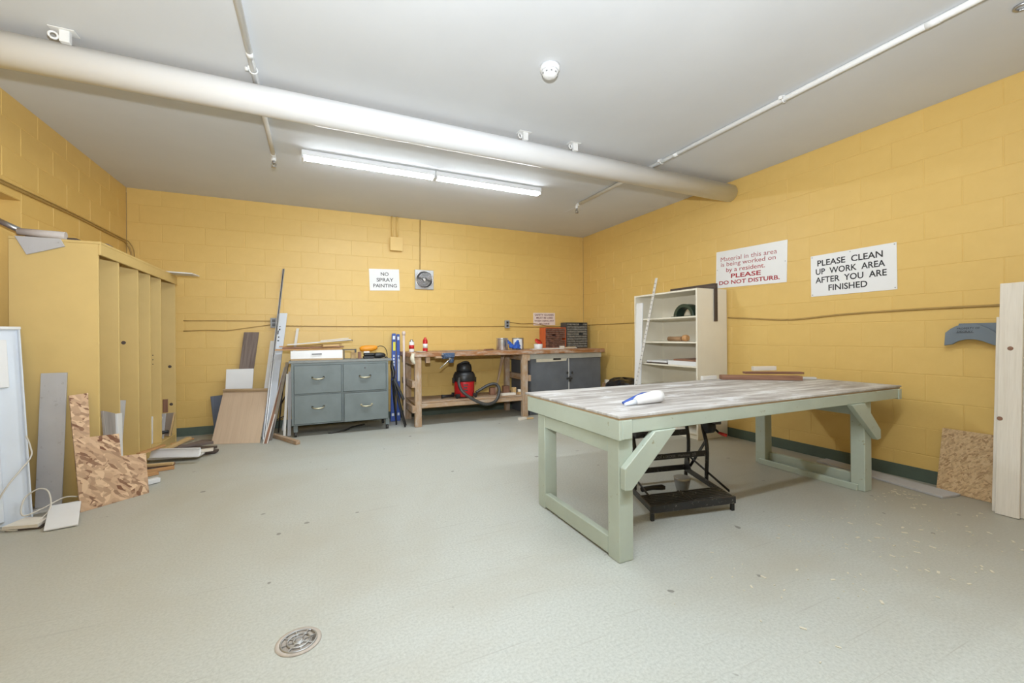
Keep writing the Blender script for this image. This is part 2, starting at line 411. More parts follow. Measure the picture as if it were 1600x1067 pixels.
# ------------------------------------------------------------------ the room
fl_ob = box((XL - 0.35, YF - 0.2, -0.15), (XR + 0.2, YB + 0.2, 0)).build('floor', FLOOR, kind='structure', origin=(0, 0, 0))
box((XL - 0.35, YF - 0.2, ZC), (XR + 0.2, YB + 0.2, ZC + 0.15)).build('ceiling', CEIL, kind='structure')
BW, BH, JT, REC = 0.4064, 0.2032, 0.0035, 0.0022
_blk = {}
def block_mesh(w, h):
    k = (round(w, 3), round(h, 3))
    if k in _blk: return _blk[k]
    e = 0.003; d = 0.02
    w2, h2 = w - JT, h - JT
    x0, x1, z0, z1 = -w2 / 2, w2 / 2, -h2 / 2, h2 / 2
    vs = [(x0, d, z0), (x1, d, z0), (x1, d, z1), (x0, d, z1), (x0, e, z0), (x1, e, z0), (x1, e, z1), (x0, e, z1),
          (x0 + e, 0, z0 + e), (x1 - e, 0, z0 + e), (x1 - e, 0, z1 - e), (x0 + e, 0, z1 - e)]
    fs = [(8, 9, 10, 11)]
    for i in range(4):
        j = (i + 1) % 4; fs += [(4 + i, 4 + j, 8 + j, 8 + i), (i, j, 4 + j, 4 + i)]
    me = bpy.data.meshes.new('block'); me.from_pydata(vs, [], fs); me.update(); me.materials.append(BLOCK); _blk[k] = me
    return me
def block_wall(name, p0, ux, length, rot, phase, hole=None):
    """p0: floor point where the courses start, ux: unit vector along the wall; hole: (a0, a1, ztop) left open"""
    p0, ux = Vector(p0), Vector(ux); nrm = Vector((-ux.y, ux.x, 0)) if rot is None else rot
    mb = MB()
    def seg(a0, a1, z0, z1):
        q = p0 + nrm * -REC
        P = [q + ux * a0, q + ux * a1, q + ux * a1 - nrm * 0.2, q + ux * a0 - nrm * 0.2]
        mb.hexa([v + V(0, 0, z0) for v in P], [v + V(0, 0, z1) for v in P])
    if hole: seg(0, hole[0], 0, ZC); seg(hole[1], length, 0, ZC); seg(hole[0], hole[1], hole[2], ZC)
    else: seg(0, length, 0, ZC)
    wall = mb.build(name, BLOCK, kind='structure', origin=p0)
    rz = math.atan2(ux.y, ux.x)
    r = 0; z = 0.0
    while z < ZC - 0.01:
        h = min(BH, ZC - z)
        a = phase[r % 2] % BW - BW
        while a < length - 0.01:
            s0, s1 = max(a, 0.0), min(a + BW, length)
            spans = [(s0, s1, z, z + h)]
            if hole and z < hole[2] - 0.002:
                spans = []
                if s0 < hole[0]: spans.append((s0, min(s1, hole[0]), z, z + h))
                if s1 > hole[1]: spans.append((max(s0, hole[1]), s1, z, z + h))
                if z + h > hole[2] + 0.01 and s1 > hole[0] and s0 < hole[1]: spans.append((max(s0, hole[0]), min(s1, hole[1]), hole[2], z + h))
            for c0, c1, q0, q1 in spans:
                if c1 - c0 < 0.03: continue
                ob = bpy.data.objects.new('block', block_mesh(c1 - c0, q1 - q0)); COL.objects.link(ob)
                ob.parent = wall; ob.location = ux * (c0 + c1) / 2 + V(0, 0, (q0 + q1) / 2); ob.rotation_euler = (0, 0, rz)
            a += BW
        z += BH; r += 1
    return wall
# back wall runs along +X and faces -Y, right wall runs along -Y and faces -X, left wall runs along +Y and faces +X
block_wall('wall_back', (XL, YB, 0), (1, 0, 0), XR - XL, V(0, -1, 0), (-0.985 - XL, -1.19 - XL))
block_wall('wall_right', (XR, YB, 0), (0, -1, 0), YB - YF, V(-1, 0, 0), (YB - 1.77, YB - 1.571))
block_wall('wall_left', (XL, YF, 0), (0, 1, 0), YB - YF, V(1, 0, 0), (4.203 - YF, 4.0 - YF), hole=(3.20 - YF, 4.203 - YF, 2.12))
box((XL - 0.3, YF - 0.2, 0), (XR + 0.2, YF, ZC)).build('wall_front', BLOCK, kind='structure')
# doorway in the left wall
dr = thing('door_1', None, None, (XL - 0.16, 3.7, 0), kind='structure')
m = MB(); m.box((XL - 0.19, 3.24, 0.005), (XL - 0.15, 4.15, 2.07)); m.build('door_leaf', BROWNW, dr, bevel=0.003)
m = MB(); m.box((XL - 0.205, 4.15, 0), (XL - 0.13, 4.203, 2.12)); m.box((XL - 0.205, 3.20, 0), (XL - 0.13, 3.25, 2.12)); m.box((XL - 0.205, 3.25, 2.07), (XL - 0.13, 4.15, 2.12)); m.build('door_frame', RACKY, dr, bevel=0.003)
m = MB(); m.cyl((XL - 0.15, 3.32, 1.0), (XL - 0.10, 3.32, 1.0), 0.012); m.lathe([(0.012, 0), (0.028, 0.012), (0.03, 0.03), (0.018, 0.045)], (XL - 0.105, 3.32, 1.0), 14, (1, 0, 0)); m.build('door_knob', BRASS, dr)
box((XL + 0.002, YB - 0.009, 0), (XR - 0.002, YB - 0.001, 0.098)).build('baseboard_back', BASE, kind='structure')
box((XR - 0.009, YF + 0.01, 0), (XR - 0.001, YB - 0.012, 0.098)).build('baseboard_right', BASE, kind='structure')
box((XL + 0.001, 4.215, 0), (XL + 0.009, YB - 0.012, 0.098)).build('baseboard_left', BASE, kind='structure')

# ------------------------------------------------------------------ ceiling things
def strip_light(y, label):
    t = thing('ceiling_light', label, 'ceiling light', (1.115, y, ZC), 'fluorescent ceiling lights')
    for i, (x0, x1) in enumerate(((-0.11, 1.112), (1.118, 2.34))):
        hs = box((x0, y - 0.055, ZC - 0.05), (x1, y + 0.055, ZC)).build('housing', DUCTW, t, bevel=0.004)
        m = MB(); n = 8; pr = []
        for k in range(n + 1):
            a = math.pi * k / n; pr.append((y - 0.046 * math.cos(a), ZC - 0.05 - 0.020 * math.sin(a) ** 0.5))
        a0, a1 = x0 + 0.02, x1 - 0.02
        vs = [(a0, p, q) for p, q in pr] + [(a1, p, q) for p, q in pr]
        m.add(vs, [(k, k + 1, n + 2 + k, n + 1 + k) for k in range(n)] + [tuple(range(n, -1, -1)), tuple(range(n + 1, 2 * n + 2))])
        m.build('diffuser', DIFF, hs, label='glowing white lamp cover')
        for xe in ((x0, x0 + 0.02), (x1 - 0.02, x1)):
            box((xe[0] + 0.001, y - 0.05, ZC - 0.073), (xe[1] - 0.001, y + 0.05, ZC - 0.05)).build('end_cap', DUCTW, hs, bevel=0.002)
    return t
strip_light(4.262, 'twin fluorescent strip light glowing on the grey ceiling beyond the duct')
strip_light(0.55, 'twin fluorescent strip light on the ceiling on the camera side of the duct')

t = thing('ventilation_duct', 'long white round duct running across under the ceiling', 'duct', (1.1, 3.2, 2.596))
MB().cyl((XL + 0.012, 3.2, 2.688), (XR - 0.012, 3.2, 2.688), 0.092, seg=40).build('duct_tube', DUCTW, t)
for x in (-1.27, 1.55, 2.04):
    m = MB(); m.box((x + 0.012, 3.105, 2.752), (x + 0.055, 3.135, 2.8185)); m.box((x - 0.03, 3.09, 2.8135), (x + 0.08, 3.16, 2.8185))
    m.ring((x - 0.015, 3.118, 2.782), (0.35, -1, 0), 0.018, 0.006, 14)
    h = m.build('hanger', PIPEW, t, bevel=0.002)
def pipe(label, x, y1, hangers, drop):
    t = thing('sprinkler_pipe', label, 'pipe', (x, 1.0, 2.78), 'sprinkler pipes')
    MB().cyl((x, YF + 0.01, 2.801), (x, y1, 2.801), 0.0185, seg=16).build('pipe_run', PIPEW, t)
    for hy in hangers:
        m = MB(); m.ring((x, hy, 2.80), (0, 1, 0), 0.022, 0.0045, 18); m.cyl((x + 0.0, hy, 2.819), (x, hy, 2.8125), 0.02); m.cyl((x - 0.028, hy, 2.801), (x - 0.045, hy, 2.801), 0.012); m.box((x - 0.03, hy - 0.009, 2.795), (x - 0.018, hy + 0.009, 2.818))
        m.build('pipe_hanger', PIPEW, t)
    for cy in (1.1, 2.9):
        MB().cyl((x, cy - 0.03, 2.8), (x, cy + 0.03, 2.8), 0.019, seg=16).build('coupling', PIPEW, t)
    m = MB(); m.tube([(x, y1 - 0.03, 2.80), (x, y1 + 0.01, 2.80), (x, y1 + 0.03, 2.785), (x, y1 + 0.03, 2.755)], 0.021, 12, 3); m.build('elbow', PIPEW, t)
    hd = MB(); q = V(x, y1 + 0.03, 0)
    hd.cyl(q + V(0, 0, 2.756), q + V(0, 0, 2.735), 0.013); hd.tube([q + V(-0.012, 0, 2.735), q + V(-0.02, 0, 2.72), q + V(0, 0, 2.70)], 0.004, 6, 3); hd.tube([q + V(0.012, 0, 2.735), q + V(0.02, 0, 2.72), q + V(0, 0, 2.70)], 0.004, 6, 3)
    hd.cyl(q + V(0, 0, 2.701), q + V(0, 0, 2.697), 0.02); hd.cyl(q + V(0, 0, 2.735), q + V(0, 0, 2.70), 0.004)
    hd.build('sprinkler_head', METAL, t)
pipe('thin white sprinkler pipe crossing the duct near the left wall', -0.345, 4.40, (0.9, 3.06), 0)
pipe('thin white sprinkler pipe crossing the duct near the right wall', 3.03, 4.50, (0.5, 1.90, 3.07), 0)
t = thing('smoke_detector', 'round white smoke detector on the ceiling before the duct', 'smoke detector', (1.343, 2.297, 2.745))
MB().lathe([(0.062, 0), (0.062, -0.022), (0.055, -0.028)], (1.343, 2.297, ZC - 0.0005), 28).build('mounting_plate', DUCTW, t)
MB().lathe([(0.05, 0), (0.052, -0.014), (0.045, -0.03), (0.03, -0.042), (0.012, -0.046)], (1.343, 2.297, ZC - 0.028), 28).build('sensor_dome', WHITE, t)
m = MB()
for k in range(10):
    a = k * math.pi / 5; p = V(1.343 + 0.047 * math.cos(a), 2.297 + 0.047 * math.sin(a), ZC - 0.05); m.bar(p + V(0, 0, 0.007), p - V(0, 0, 0.005), 0.012, 0.006, (math.cos(a), math.sin(a), 0))
m.build('vent_slots', METAL, t)
# faint pale patch panels near the far corner of the ceiling
m = MB(); m.box((3.09, 4.70, ZC - 0.003), (3.24, 4.90, ZC - 0.0004)); m.build('access_plate', CEIL, label='small flat white plate on the ceiling near the far corner', cat='plate', bevel=0.001)
m = MB(); m.ring((3.33, 0.86, ZC - 0.008), (0, 0, 1), 0.03, 0.007, 20); m.tube([(3.33, 0.83, ZC - 0.008), (3.36, 0.79, ZC - 0.008), (3.31, 0.76, ZC - 0.012)], 0.006, 6, 3)
m.build('ceiling_hook', METAL, label='grey ring hook on the ceiling in the upper right corner', cat='hook')

# ------------------------------------------------------------------ signs and wall fittings
def sign(name, label, wall, c, w, h, tilt, mat, lines, screws=True):
    """c: centre on the wall face; lines: (text, centre fraction from left, from top, width fraction, cap-height fraction, material, bold)"""
    if wall == 'right': ux, n = V(0, -1, 0), V(-1, 0, 0)
    else: ux, n = V(1, 0, 0), V(0, -1, 0)
    uz = V(0, 0, 1); ct, st = math.cos(tilt), math.sin(tilt)
    ux, uz = ux * ct + uz * st, uz * ct - ux * st
    c = Vector(c) + n * 0.0055
    t = thing(name, label, 'sign', c - uz * h / 2)
    P = [c - ux * w / 2 - uz * h / 2, c + ux * w / 2 - uz * h / 2, c + ux * w / 2 + uz * h / 2, c - ux * w / 2 + uz * h / 2]
    MB().slab(P, 0.0045).build('sign_board', mat, t, bevel=0.001)
    for body, fx, fy, fw, fh, mt, bold in lines:
        text('lettering', body, c + ux * w * (fx - 0.5) + uz * h * (0.5 - fy) + n * 0.0008, ux, uz, w * fw, h * fh, mt, t, bold)
    if screws:
        for sx, sy in ((-0.48, 0), (0.48, 0.0)) if screws == 2 else ((-0.48, 0.46), (0.48, 0.46), (-0.48, -0.46), (0.48, -0.46), (0, 0.46)):
            p = c + ux * w * sx + uz * h * sy
            MB().cyl(p, p + n * 0.002, 0.005, seg=10).build('screw', METAL, t)
    return t
sign('warning_sign', 'white sign with red lettering above the cream bookcase', 'right', (XR, 2.992, 1.854), 0.803, 0.412, -0.028, SIGNW, [
    ('Material in this area', 0.475, 0.225, 0.80, 0.118, REDL, 0.0), ('is being worked on', 0.47, 0.385, 0.78, 0.148, REDL, 0.004), ('by a resident.', 0.445, 0.545, 0.56, 0.148, RED, 0.004),
    ('PLEASE', 0.455, 0.70, 0.43, 0.118, RED, 0.022), ('DO NOT DISTURB.', 0.485, 0.865, 0.86, 0.108, RED, 0.022)], 2)
sign('cleanup_sign', 'white sign with black capitals asking to clean up, on the right wall', 'right', (XR, 2.055, 1.660), 0.638, 0.374, 0.006, SIGNW, [
    ('PLEASE  CLEAN', 0.475, 0.20, 0.77, 0.145, INK, 0.018), ('UP  WORK  AREA', 0.475, 0.405, 0.815, 0.145, INK, 0.018), ('AFTER  YOU  ARE', 0.48, 0.61, 0.835, 0.145, INK, 0.018), ('FINISHED', 0.46, 0.815, 0.46, 0.145, INK, 0.018)])
sign('no_spraying_sign', 'small white sign with three lines of black capitals on back wall', 'back', (0.863, YB, 1.930), 0.404, 0.298, 0.035, SIGNW, [
    ('NO', 0.51, 0.235, 0.26, 0.165, INK, 0.012), ('SPRAY', 0.515, 0.505, 0.56, 0.165, INK, 0.012), ('PAINTING', 0.51, 0.775, 0.78, 0.165, INK, 0.012)], False)
sign('safety_sign', 'small pinkish sign with dark red capitals above the orange drawer cabinet', 'back', (3.392, YB, 1.412), 0.408, 0.205, 0.012, SIGNP, [
    ('SAFETY GLASSES', 0.5, 0.17, 0.86, 0.14, MAROON, 0.02), ('MUST BE USED', 0.52, 0.40, 0.76, 0.14, MAROON, 0.02), ('WHEN USING ANY', 0.5, 0.64, 0.90, 0.14, MAROON, 0.02), ('MACHINE', 0.5, 0.88, 0.46, 0.12, MAROON, 0.02)], False)
t = thing('junction_box', 'yellow painted junction box with two conduits up to the ceiling', 'junction box', (1.02, YB - 0.03, 2.34))
box((0.937, YB - 0.055, 2.342), (1.104, YB - 0.002, 2.522)).build('box_body', JBOXY, t, bevel=0.006)
box((0.933, YB - 0.06, 2.338), (1.108, YB - 0.055, 2.526)).build('box_cover', JBOXY, t, bevel=0.002)
for x in (0.968, 1.035): MB().cyl((x, YB - 0.022, 2.522), (x, YB - 0.022, ZC - 0.003), 0.0125, seg=12).build('conduit', JBOXY, t)
m = MB(); m.tube([(1.362, YB - 0.008, ZC - 0.004), (1.358, YB - 0.008, 2.4), (1.355, YB - 0.008, 2.105)], 0.006, 8); m.build('fan_cable', WIREY, label='thin yellow cable dropping from the ceiling to the square fan', cat='cable')
# extract fan with curved louvres
fc = V(1.415, YB - 0.02, 1.957)
t = thing('extractor_fan', 'square metal extractor fan with curved louvres on the back wall', 'fan', (fc.x, YB - 0.01, fc.z - 0.14))
MB().slab([fc + V(-0.135, 0, -0.14), fc + V(0.135, 0, -0.14), fc + V(0.135, 0, 0.14), fc + V(-0.135, 0, 0.14)], 0.018).build('face_plate', METAL, t, bevel=0.003)
MB().lathe([(0.118, 0), (0.118, 0.004), (0.112, 0.006)], fc, 36, (0, -1, 0)).build('grille_disc', BLACK, t)
MB().ring(fc + V(0, -0.006, 0), (0, 1, 0), 0.121, 0.006, 36).build('grille_rim', STEEL, t)
for R in (0.032, 0.048, 0.064, 0.080, 0.096):
    for h in (0, 1):
        m = MB(); pts = []
        for k in range(11):
            a = math.pi * k / 10 - 0.2; sgn = 1 if h == 0 else -1
            pts.append(fc + V(0.012 * sgn + R * math.cos(a) * 0.98, -0.009, R * math.sin(a)) if h == 0 else fc + V(-0.012 - R * math.cos(a) * 0.98, -0.009, -R * math.sin(a)))
        m.tube(pts, 0.0042, 6); m.build('louvre', STEEL, t)
MB().lathe([(0.022, 0), (0.022, 0.008), (0.014, 0.013)], fc + V(0, -0.004, 0), 20, (0, -1, 0)).build('hub', STEEL, t)
OUTG = paint('outlet_grey', (0.30, 0.31, 0.32), 0.5, 0.1, 20)
def outlet(label, wall, a, z):
    n = V(0, -1, 0) if wall == 'back' else V(-1, 0, 0); ux = V(1, 0, 0) if wall == 'back' else V(0, -1, 0)
    c = V(a, YB, z) if wall == 'back' else V(XR, a, z)
    t = thing('outlet_box', label, 'outlet', c - V(0, 0, 0.06), 'surface mounted outlets')
    def bx(hw, h0, h1, d0, d1, name, mat, bev=0.0):
        P = [c - ux * hw + n * d0, c + ux * hw + n * d0, c + ux * hw + n * d1, c - ux * hw + n * d1]
        return MB().hexa([p + V(0, 0, h0) for p in P], [p + V(0, 0, h1) for p in P]).build(name, mat, t, bevel=bev)
    bx(0.033, -0.058, 0.058, 0.002, 0.042, 'box_body', OUTG, 0.004); bx(0.036, -0.061, 0.061, 0.042, 0.046, 'cover_plate', OUTG, 0.002)
    bx(0.017, 0.008, 0.042, 0.046, 0.049, 'socket', BLACK, 0.001); bx(0.017, -0.042, -0.008, 0.046, 0.049, 'socket', BLACK, 0.001)
outlet('metal outlet box beside the tall leaning strips on back wall', 'back', -0.482, 1.322)
outlet('metal outlet box above the two paint cans on back wall', 'back', 2.71, 1.324)
outlet('metal outlet box behind the tall pine board on right wall', 'right', 1.075, 1.318)
def cable(label, pts, r=0.006):
    MB().tube(pts, r, 6, 4).build('wall_cable', WIREY, label=label, cat='cable')
yb = YB - 0.008; xr = XR - 0.008; xl = XL + 0.008
cable('upper cable from the yellow rack to the left outlet', [(-1.40, yb, 1.342), (-1.0, yb, 1.346), (-0.52, yb, 1.345)], 0.005)
cable('sagging lower cable from the yellow rack to the left outlet', [(-1.40, yb, 1.222), (-1.15, yb, 1.232), (-0.98, yb, 1.228), (-0.75, yb, 1.262), (-0.52, yb, 1.298)], 0.005)
cable('long straight cable between the two back wall outlets', [(-0.445, yb, 1.285), (0.5, yb, 1.282), (1.6, yb, 1.285), (2.67, yb, 1.29)], 0.007)
cable('cable from the right outlet passing under the safety sign', [(2.75, yb, 1.36), (2.95, yb, 1.335), (3.2, yb, 1.336), (3.45, yb, 1.30), (3.7, yb, 1.29)], 0.006)
cable('cable running round the far right corner to the bookcase', [(2.75, yb, 1.286), (3.3, yb, 1.283), (3.7, yb, 1.292), (4.05, yb, 1.318), (4.14, yb - 0.005, 1.32), (xr, 5.95, 1.315), (xr, 5.2, 1.312), (xr, 4.26, 1.315)], 0.006)
cable('sagging cable on right wall from the bookcase to the pine boards', [(xr, 3.24, 1.318), (xr, 2.9, 1.290), (xr, 2.55, 1.268), (xr, 2.1, 1.296), (xr, 1.6, 1.308), (xr, 1.12, 1.309)], 0.008)
cable('pair of painted cables high on the left wall above the rack', [(xl, 3.0, 2.15), (xl, 3.9, 2.176), (xl, 4.5, 2.192), (xl, 5.0, 2.203), (xl, 5.6, 2.20), (xl, 5.97, 2.20), (xl + 0.01, 6.02, 2.17), (xl + 0.03, yb, 2.10), (xl + 0.04, yb, 1.95)], 0.008)
cable('thin cable following the painted pair on the left wall', [(xl, 3.0, 2.172), (xl, 3.9, 2.196), (xl, 4.6, 2.215), (xl, 5.2, 2.222), (xl, 5.9, 2.222), (xl + 0.02, 6.02, 2.21), (xl + 0.055, yb, 2.12), (xl + 0.06, yb, 1.96)], 0.005)

# ------------------------------------------------------------------ big green work table
TZ = 0.735
t = thing('work_table', 'large mint green work table with a worn plywood top', 'table', (2.65, 2.1, 0))
MB().slab([(1.322, 1.628, TZ), (3.985, 1.640, TZ), (3.985, 2.635, TZ), (1.318, 2.632, TZ)], 0.013).build('table_top', WORNTOP, t, bevel=0.002)
MB().slab([(1.330, 1.636, TZ - 0.013), (3.978, 1.648, TZ - 0.013), (3.978, 2.628, TZ - 0.013), (1.326, 2.624, TZ - 0.013)], 0.010).build('plywood_layer', PLYE, t)
zt = TZ - 0.0235
def leg(x0, x1, y0, y1): box((x0, y0, 0), (x1, y1, zt)).build('leg', MINT, t, bevel=0.004)
leg(1.345, 1.435, 1.662, 1.752); leg(1.345, 1.435, 2.405, 2.495); leg(3.525, 3.615, 1.662, 1.752); leg(3.525, 3.615, 2.395, 2.485)
for y0, y1 in ((1.7525, 1.790), (2.367, 2.4045)):
    box((1.3455, y0, 0.625), (3.61, y1, zt)).build('long_rail', MINT, t, bevel=0.003)
box((1.41, 1.638, 0.642), (3.93, 1.6615, zt)).build('apron', MINT, t, bevel=0.003)
box((1.41, 2.496, 0.642), (3.93, 2.52, zt)).build('apron', MINT, t, bevel=0.003)
box((1.326, 1.632, 0.612), (1.3445, 2.61, zt)).build('end_rail', MINT, t, bevel=0.003)
box((1.3445, 1.632, 0.615), (1.409, 1.6612, zt)).build('corner_block', MINT, t, bevel=0.004)
box((3.931, 1.632, 0.635), (3.968, 2.61, zt)).build('end_rail', MINT, t, bevel=0.003)
box((1.3455, 1.753, 0.53), (1.383, 2.404, 0.622)).build('cross_rail', MINT, t, bevel=0.003)
box((3.577, 1.753, 0.53), (3.6145, 2.394, 0.622)).build('cross_rail', MINT, t, bevel=0.003)
for xs in ((1.345, 1.385), (3.575, 3.615)):
    box((xs[0], 1.753, 0.012), (xs[1], 2.394 + (0.01 if xs[0] < 2 else 0), 0.10)).build('floor_stretcher', MINT, t, bevel=0.003)
box((3.50, 1.70, 0.0), (3.5245, 2.44, 0.045)).build('floor_batten', MINT, t, bevel=0.003)
# diagonal braces on the front, and a short one at the back legs
def brace(pts, y, th=0.038): MB().slab([(x, y, z) for x, z in pts], th).build('brace', MINT, t, bevel=0.003)
brace([(1.352, 0.37), (1.395, 0.365), (1.690, 0.641), (1.545, 0.641), (1.352, 0.475)], 1.623)
brace([(3.612, 0.37), (3.655, 0.375), (3.655, 0.44), (3.46, 0.641), (3.29, 0.641)][::1], 1.623)

# things lying on the table
t = thing('glue_bottle', 'white squeeze bottle with blue label lying on the work table', 'bottle', (1.69, 1.86, TZ))
bd = V(0.277, 0.009, 0).normalized()
b0 = V(1.545, 1.852, TZ)
MB().tube([b0 + bd * 0.075 + V(0, 0, 0.020), b0 + bd * 0.10 + V(0, 0, 0.027), b0 + bd * 0.16 + V(0, 0, 0.032), b0 + bd * 0.23 + V(0, 0, 0.037), b0 + bd * 0.265 + V(0, 0, 0.037), b0 + bd * 0.28 + V(0, 0, 0.035)], [0.018, 0.026, 0.031, 0.0365, 0.034, 0.012], 18).build('bottle_body', WHITE, t)
MB().tube([b0 + V(0, 0, 0.009), b0 + bd * 0.04 + V(0, 0, 0.014), b0 + bd * 0.078 + V(0, 0, 0.018)], [0.008, 0.013, 0.0165], 14).build('nozzle', WHITEC, t)
bs = V(-0.03, 1, 0).normalized() * 0.028
MB().tube([b0 + bs + bd * 0.01 + V(0, 0, 0.012), b0 + bs + bd * 0.09 + V(0, 0, 0.033), b0 + bs + bd * 0.155 + V(0, 0, 0.050), b0 + bs + bd * 0.19 + V(0, 0, 0.055)], [0.008, 0.012, 0.012, 0.008], 10).build('trigger_grip', BLUE, t, label='blue grip')
MB().slab([(3.20, 2.56, TZ + 0.001), (3.70, 2.18, TZ + 0.001), (3.70, 2.18, TZ + 0.038), (3.20, 2.56, TZ + 0.038)], 0.09).build('plank', BROWNW, label='brown plank lying across the far corner of the work table', cat='plank', bevel=0.002)
MB().bar((3.47, 2.55, TZ + 0.052), (3.86, 2.28, TZ + 0.052), 0.07, 0.018).build('plank', BROWNW, label='thin reddish plank resting on the brown plank', cat='plank', bevel=0.002)
MB().bar((3.60, 2.56, TZ + 0.082), (3.77, 2.46, TZ + 0.086), 0.045, 0.038).build('wood_block', PINE, label='small pale block on top of the stacked planks', cat='wood block', bevel=0.002)
MB().bar((3.02, 2.615, TZ + 0.018), (3.19, 2.615, TZ + 0.018), 0.03, 0.033).build('wood_strip', WHTW, label='white strip of wood at the far edge of the work table', cat='wood strip', bevel=0.002)
MB().bar((3.82, 2.36, TZ + 0.0085), (3.95, 2.22, TZ + 0.0085), 0.06, 0.015).build('wood_strip', WHTW, label='flat white offcut beside the planks near the table corner', cat='wood strip', bevel=0.002)

# ------------------------------------------------------------------ folding workbench under the table
wo = V(1.837, 1.956, 0); wx = V(0.574, -0.106, 0).normalized(); wy = V(0.33, 0.944, 0).normalized(); wz = V(0, 0, 1)
def W(a, b, c): return wo + wx * a + wy * b + wz * c
t = thing('folding_workbench', 'black folding workbench frame standing under the work table', 'workbench', W(0.29, 0.35, 0))
for a in (0.0, 0.58):
    m = MB(); m.box((-0.012, -0.012, 0), (0.012, 0.012, 0.05)); m.v = [W(a + p.x, p.y + 0.01, p.z) for p in m.v]; m.build('foot', BLACK, t, bevel=0.003)
m = MB(); m.bar(W(-0.015, 0.0, 0.072), W(0.595, 0.0, 0.072), 0.02, 0.045); m.build('step_front', BLACKP, t, bevel=0.003)
for k in range(7):
    for a0, a1 in ((0.0, 0.27), (0.305, 0.58)):
        MB().bar(W(a0, 0.026 + k * 0.024, 0.088), W(a1, 0.026 + k * 0.024, 0.088), 0.016, 0.010).build('step_slat', BLACKP, t, bevel=0.002)
for a in (0.277, 0.298): MB().bar(W(a, 0.015, 0.088), W(a, 0.185, 0.088), 0.012, 0.012).build('step_rib', BLACKP, t, bevel=0.002)
for a in (-0.006, 0.586):
    m = MB(); m.bar(W(a, 0.0, 0.07), W(a + 0.02, 0.66, 0.07), 0.012, 0.04); m.build('base_rail', BLACKP, t, bevel=0.003)
    m = MB(); m.box((-0.012, -0.012, 0), (0.012, 0.012, 0.05)); m.v = [W(a + 0.02 + p.x, p.y + 0.64, p.z) for p in m.v]; m.build('foot', BLACK, t, bevel=0.003)
m = MB(); m.bar(W(0.02, 0.64, 0.085), W(0.60, 0.64, 0.085), 0.018, 0.04); m.build('rear_bar', BLACKP, t, bevel=0.003)
def up(a, b0, name, curve):
    m = MB(); m.tube([W(a, b0 + db, z) for db, z in curve], 0.0135, 8, 3); m.build(name, BLACKP, t)
for a in (0.035, 0.615):
    up(a, 0.36, 'front_upright', [(0, 0.06), (-0.005, 0.16), (-0.012, 0.26), (-0.005, 0.34), (0.03, 0.42), (0.06, 0.50)])
    up(a, 0.62, 'rear_upright', [(0, 0.06), (0.0, 0.16), (-0.01, 0.24), (-0.005, 0.34), (0.02, 0.42), (0.04, 0.50)])
    m = MB(); m.bar(W(a + 0.016, 0.61, 0.10), W(a + 0.016, 0.38, 0.36), 0.006, 0.026); m.build('diagonal_brace', BLACKP, t, bevel=0.002)
    m = MB(); m.bar(W(a + 0.010, 0.60, 0.17), W(a + 0.010, 0.10, 0.085), 0.006, 0.018); m.build('side_tie', BLACKP, t, bevel=0.002)
    m = MB(); m.slab([W(a - 0.018, 0.54, 0.09), W(a - 0.018, 0.64, 0.09), W(a - 0.018, 0.63, 0.20), W(a - 0.018, 0.60, 0.20)], 0.005); m.build('corner_plate', BLACKP, t)
    m = MB(); m.bar(W(a, 0.20, 0.525), W(a, 0.72, 0.525), 0.04, 0.035); m.build('jaw_carrier', BLACK, t, bevel=0.004)
MB().bar(W(0.05, 0.340, 0.275), W(0.60, 0.340, 0.275), 0.012, 0.04).build('front_crossbar', BLACKP, t, bevel=0.003)
text('lettering', 'BLACK & DECKER   Workmate   225', W(0.34, 0.330, 0.277), wx, wz, 0.34, 0.016, paint('bar_print_grey', (0.22, 0.22, 0.21), 0.6), t, 0.0)
MB().bar(W(0.05, 0.605, 0.37), W(0.60, 0.605, 0.37), 0.012, 0.045).build('rear_crossbar', BLACKP, t, bevel=0.003)
for y0 in (0.27, 0.52):
    MB().bar(W(-0.02, y0, 0.553), W(0.68, y0, 0.553), 0.16, 0.02).build('jaw_board', BROWNW, t, bevel=0.002)
for a in (0.035, 0.615):
    MB().lathe([(0.025, 0), (0.05, 0.006), (0.05, 0.05), (0.03, 0.06)], W(a - 0.005, 0.36, 0.462), 18, wx).build('clamp_hub', BLACK, t)
    MB().tube([W(a + 0.05, 0.36, 0.462), W(a + 0.065, 0.32, 0.435), W(a + 0.068, 0.30, 0.425)], 0.008, 8).build('crank_arm', BLACK, t)
    MB().tube([W(a + 0.065, 0.30, 0.426), W(a + 0.092, 0.28, 0.416), W(a + 0.112, 0.265, 0.410)], [0.008, 0.012, 0.011], 10).build('crank_knob', REDB, t, label='red crank grip')
m = MB(); m.lathe([(0.03, 0), (0.045, 0.05), (0.055, 0.10), (0.058, 0.12)], W(0.40, 0.34, 0.002), 14); m.build('plastic_cup', METAL, label='grey crumpled cup standing inside the folding workbench frame', cat='cup')
m = MB(); m.tube([W(0.04, 0.25, 0.10), W(0.12, 0.26, 0.10), W(0.19, 0.25, 0.10), W(0.21, 0.235, 0.10)], [0.018, 0.016, 0.02, 0.012], 8); m.build('pedal_arm', BLACK, t)

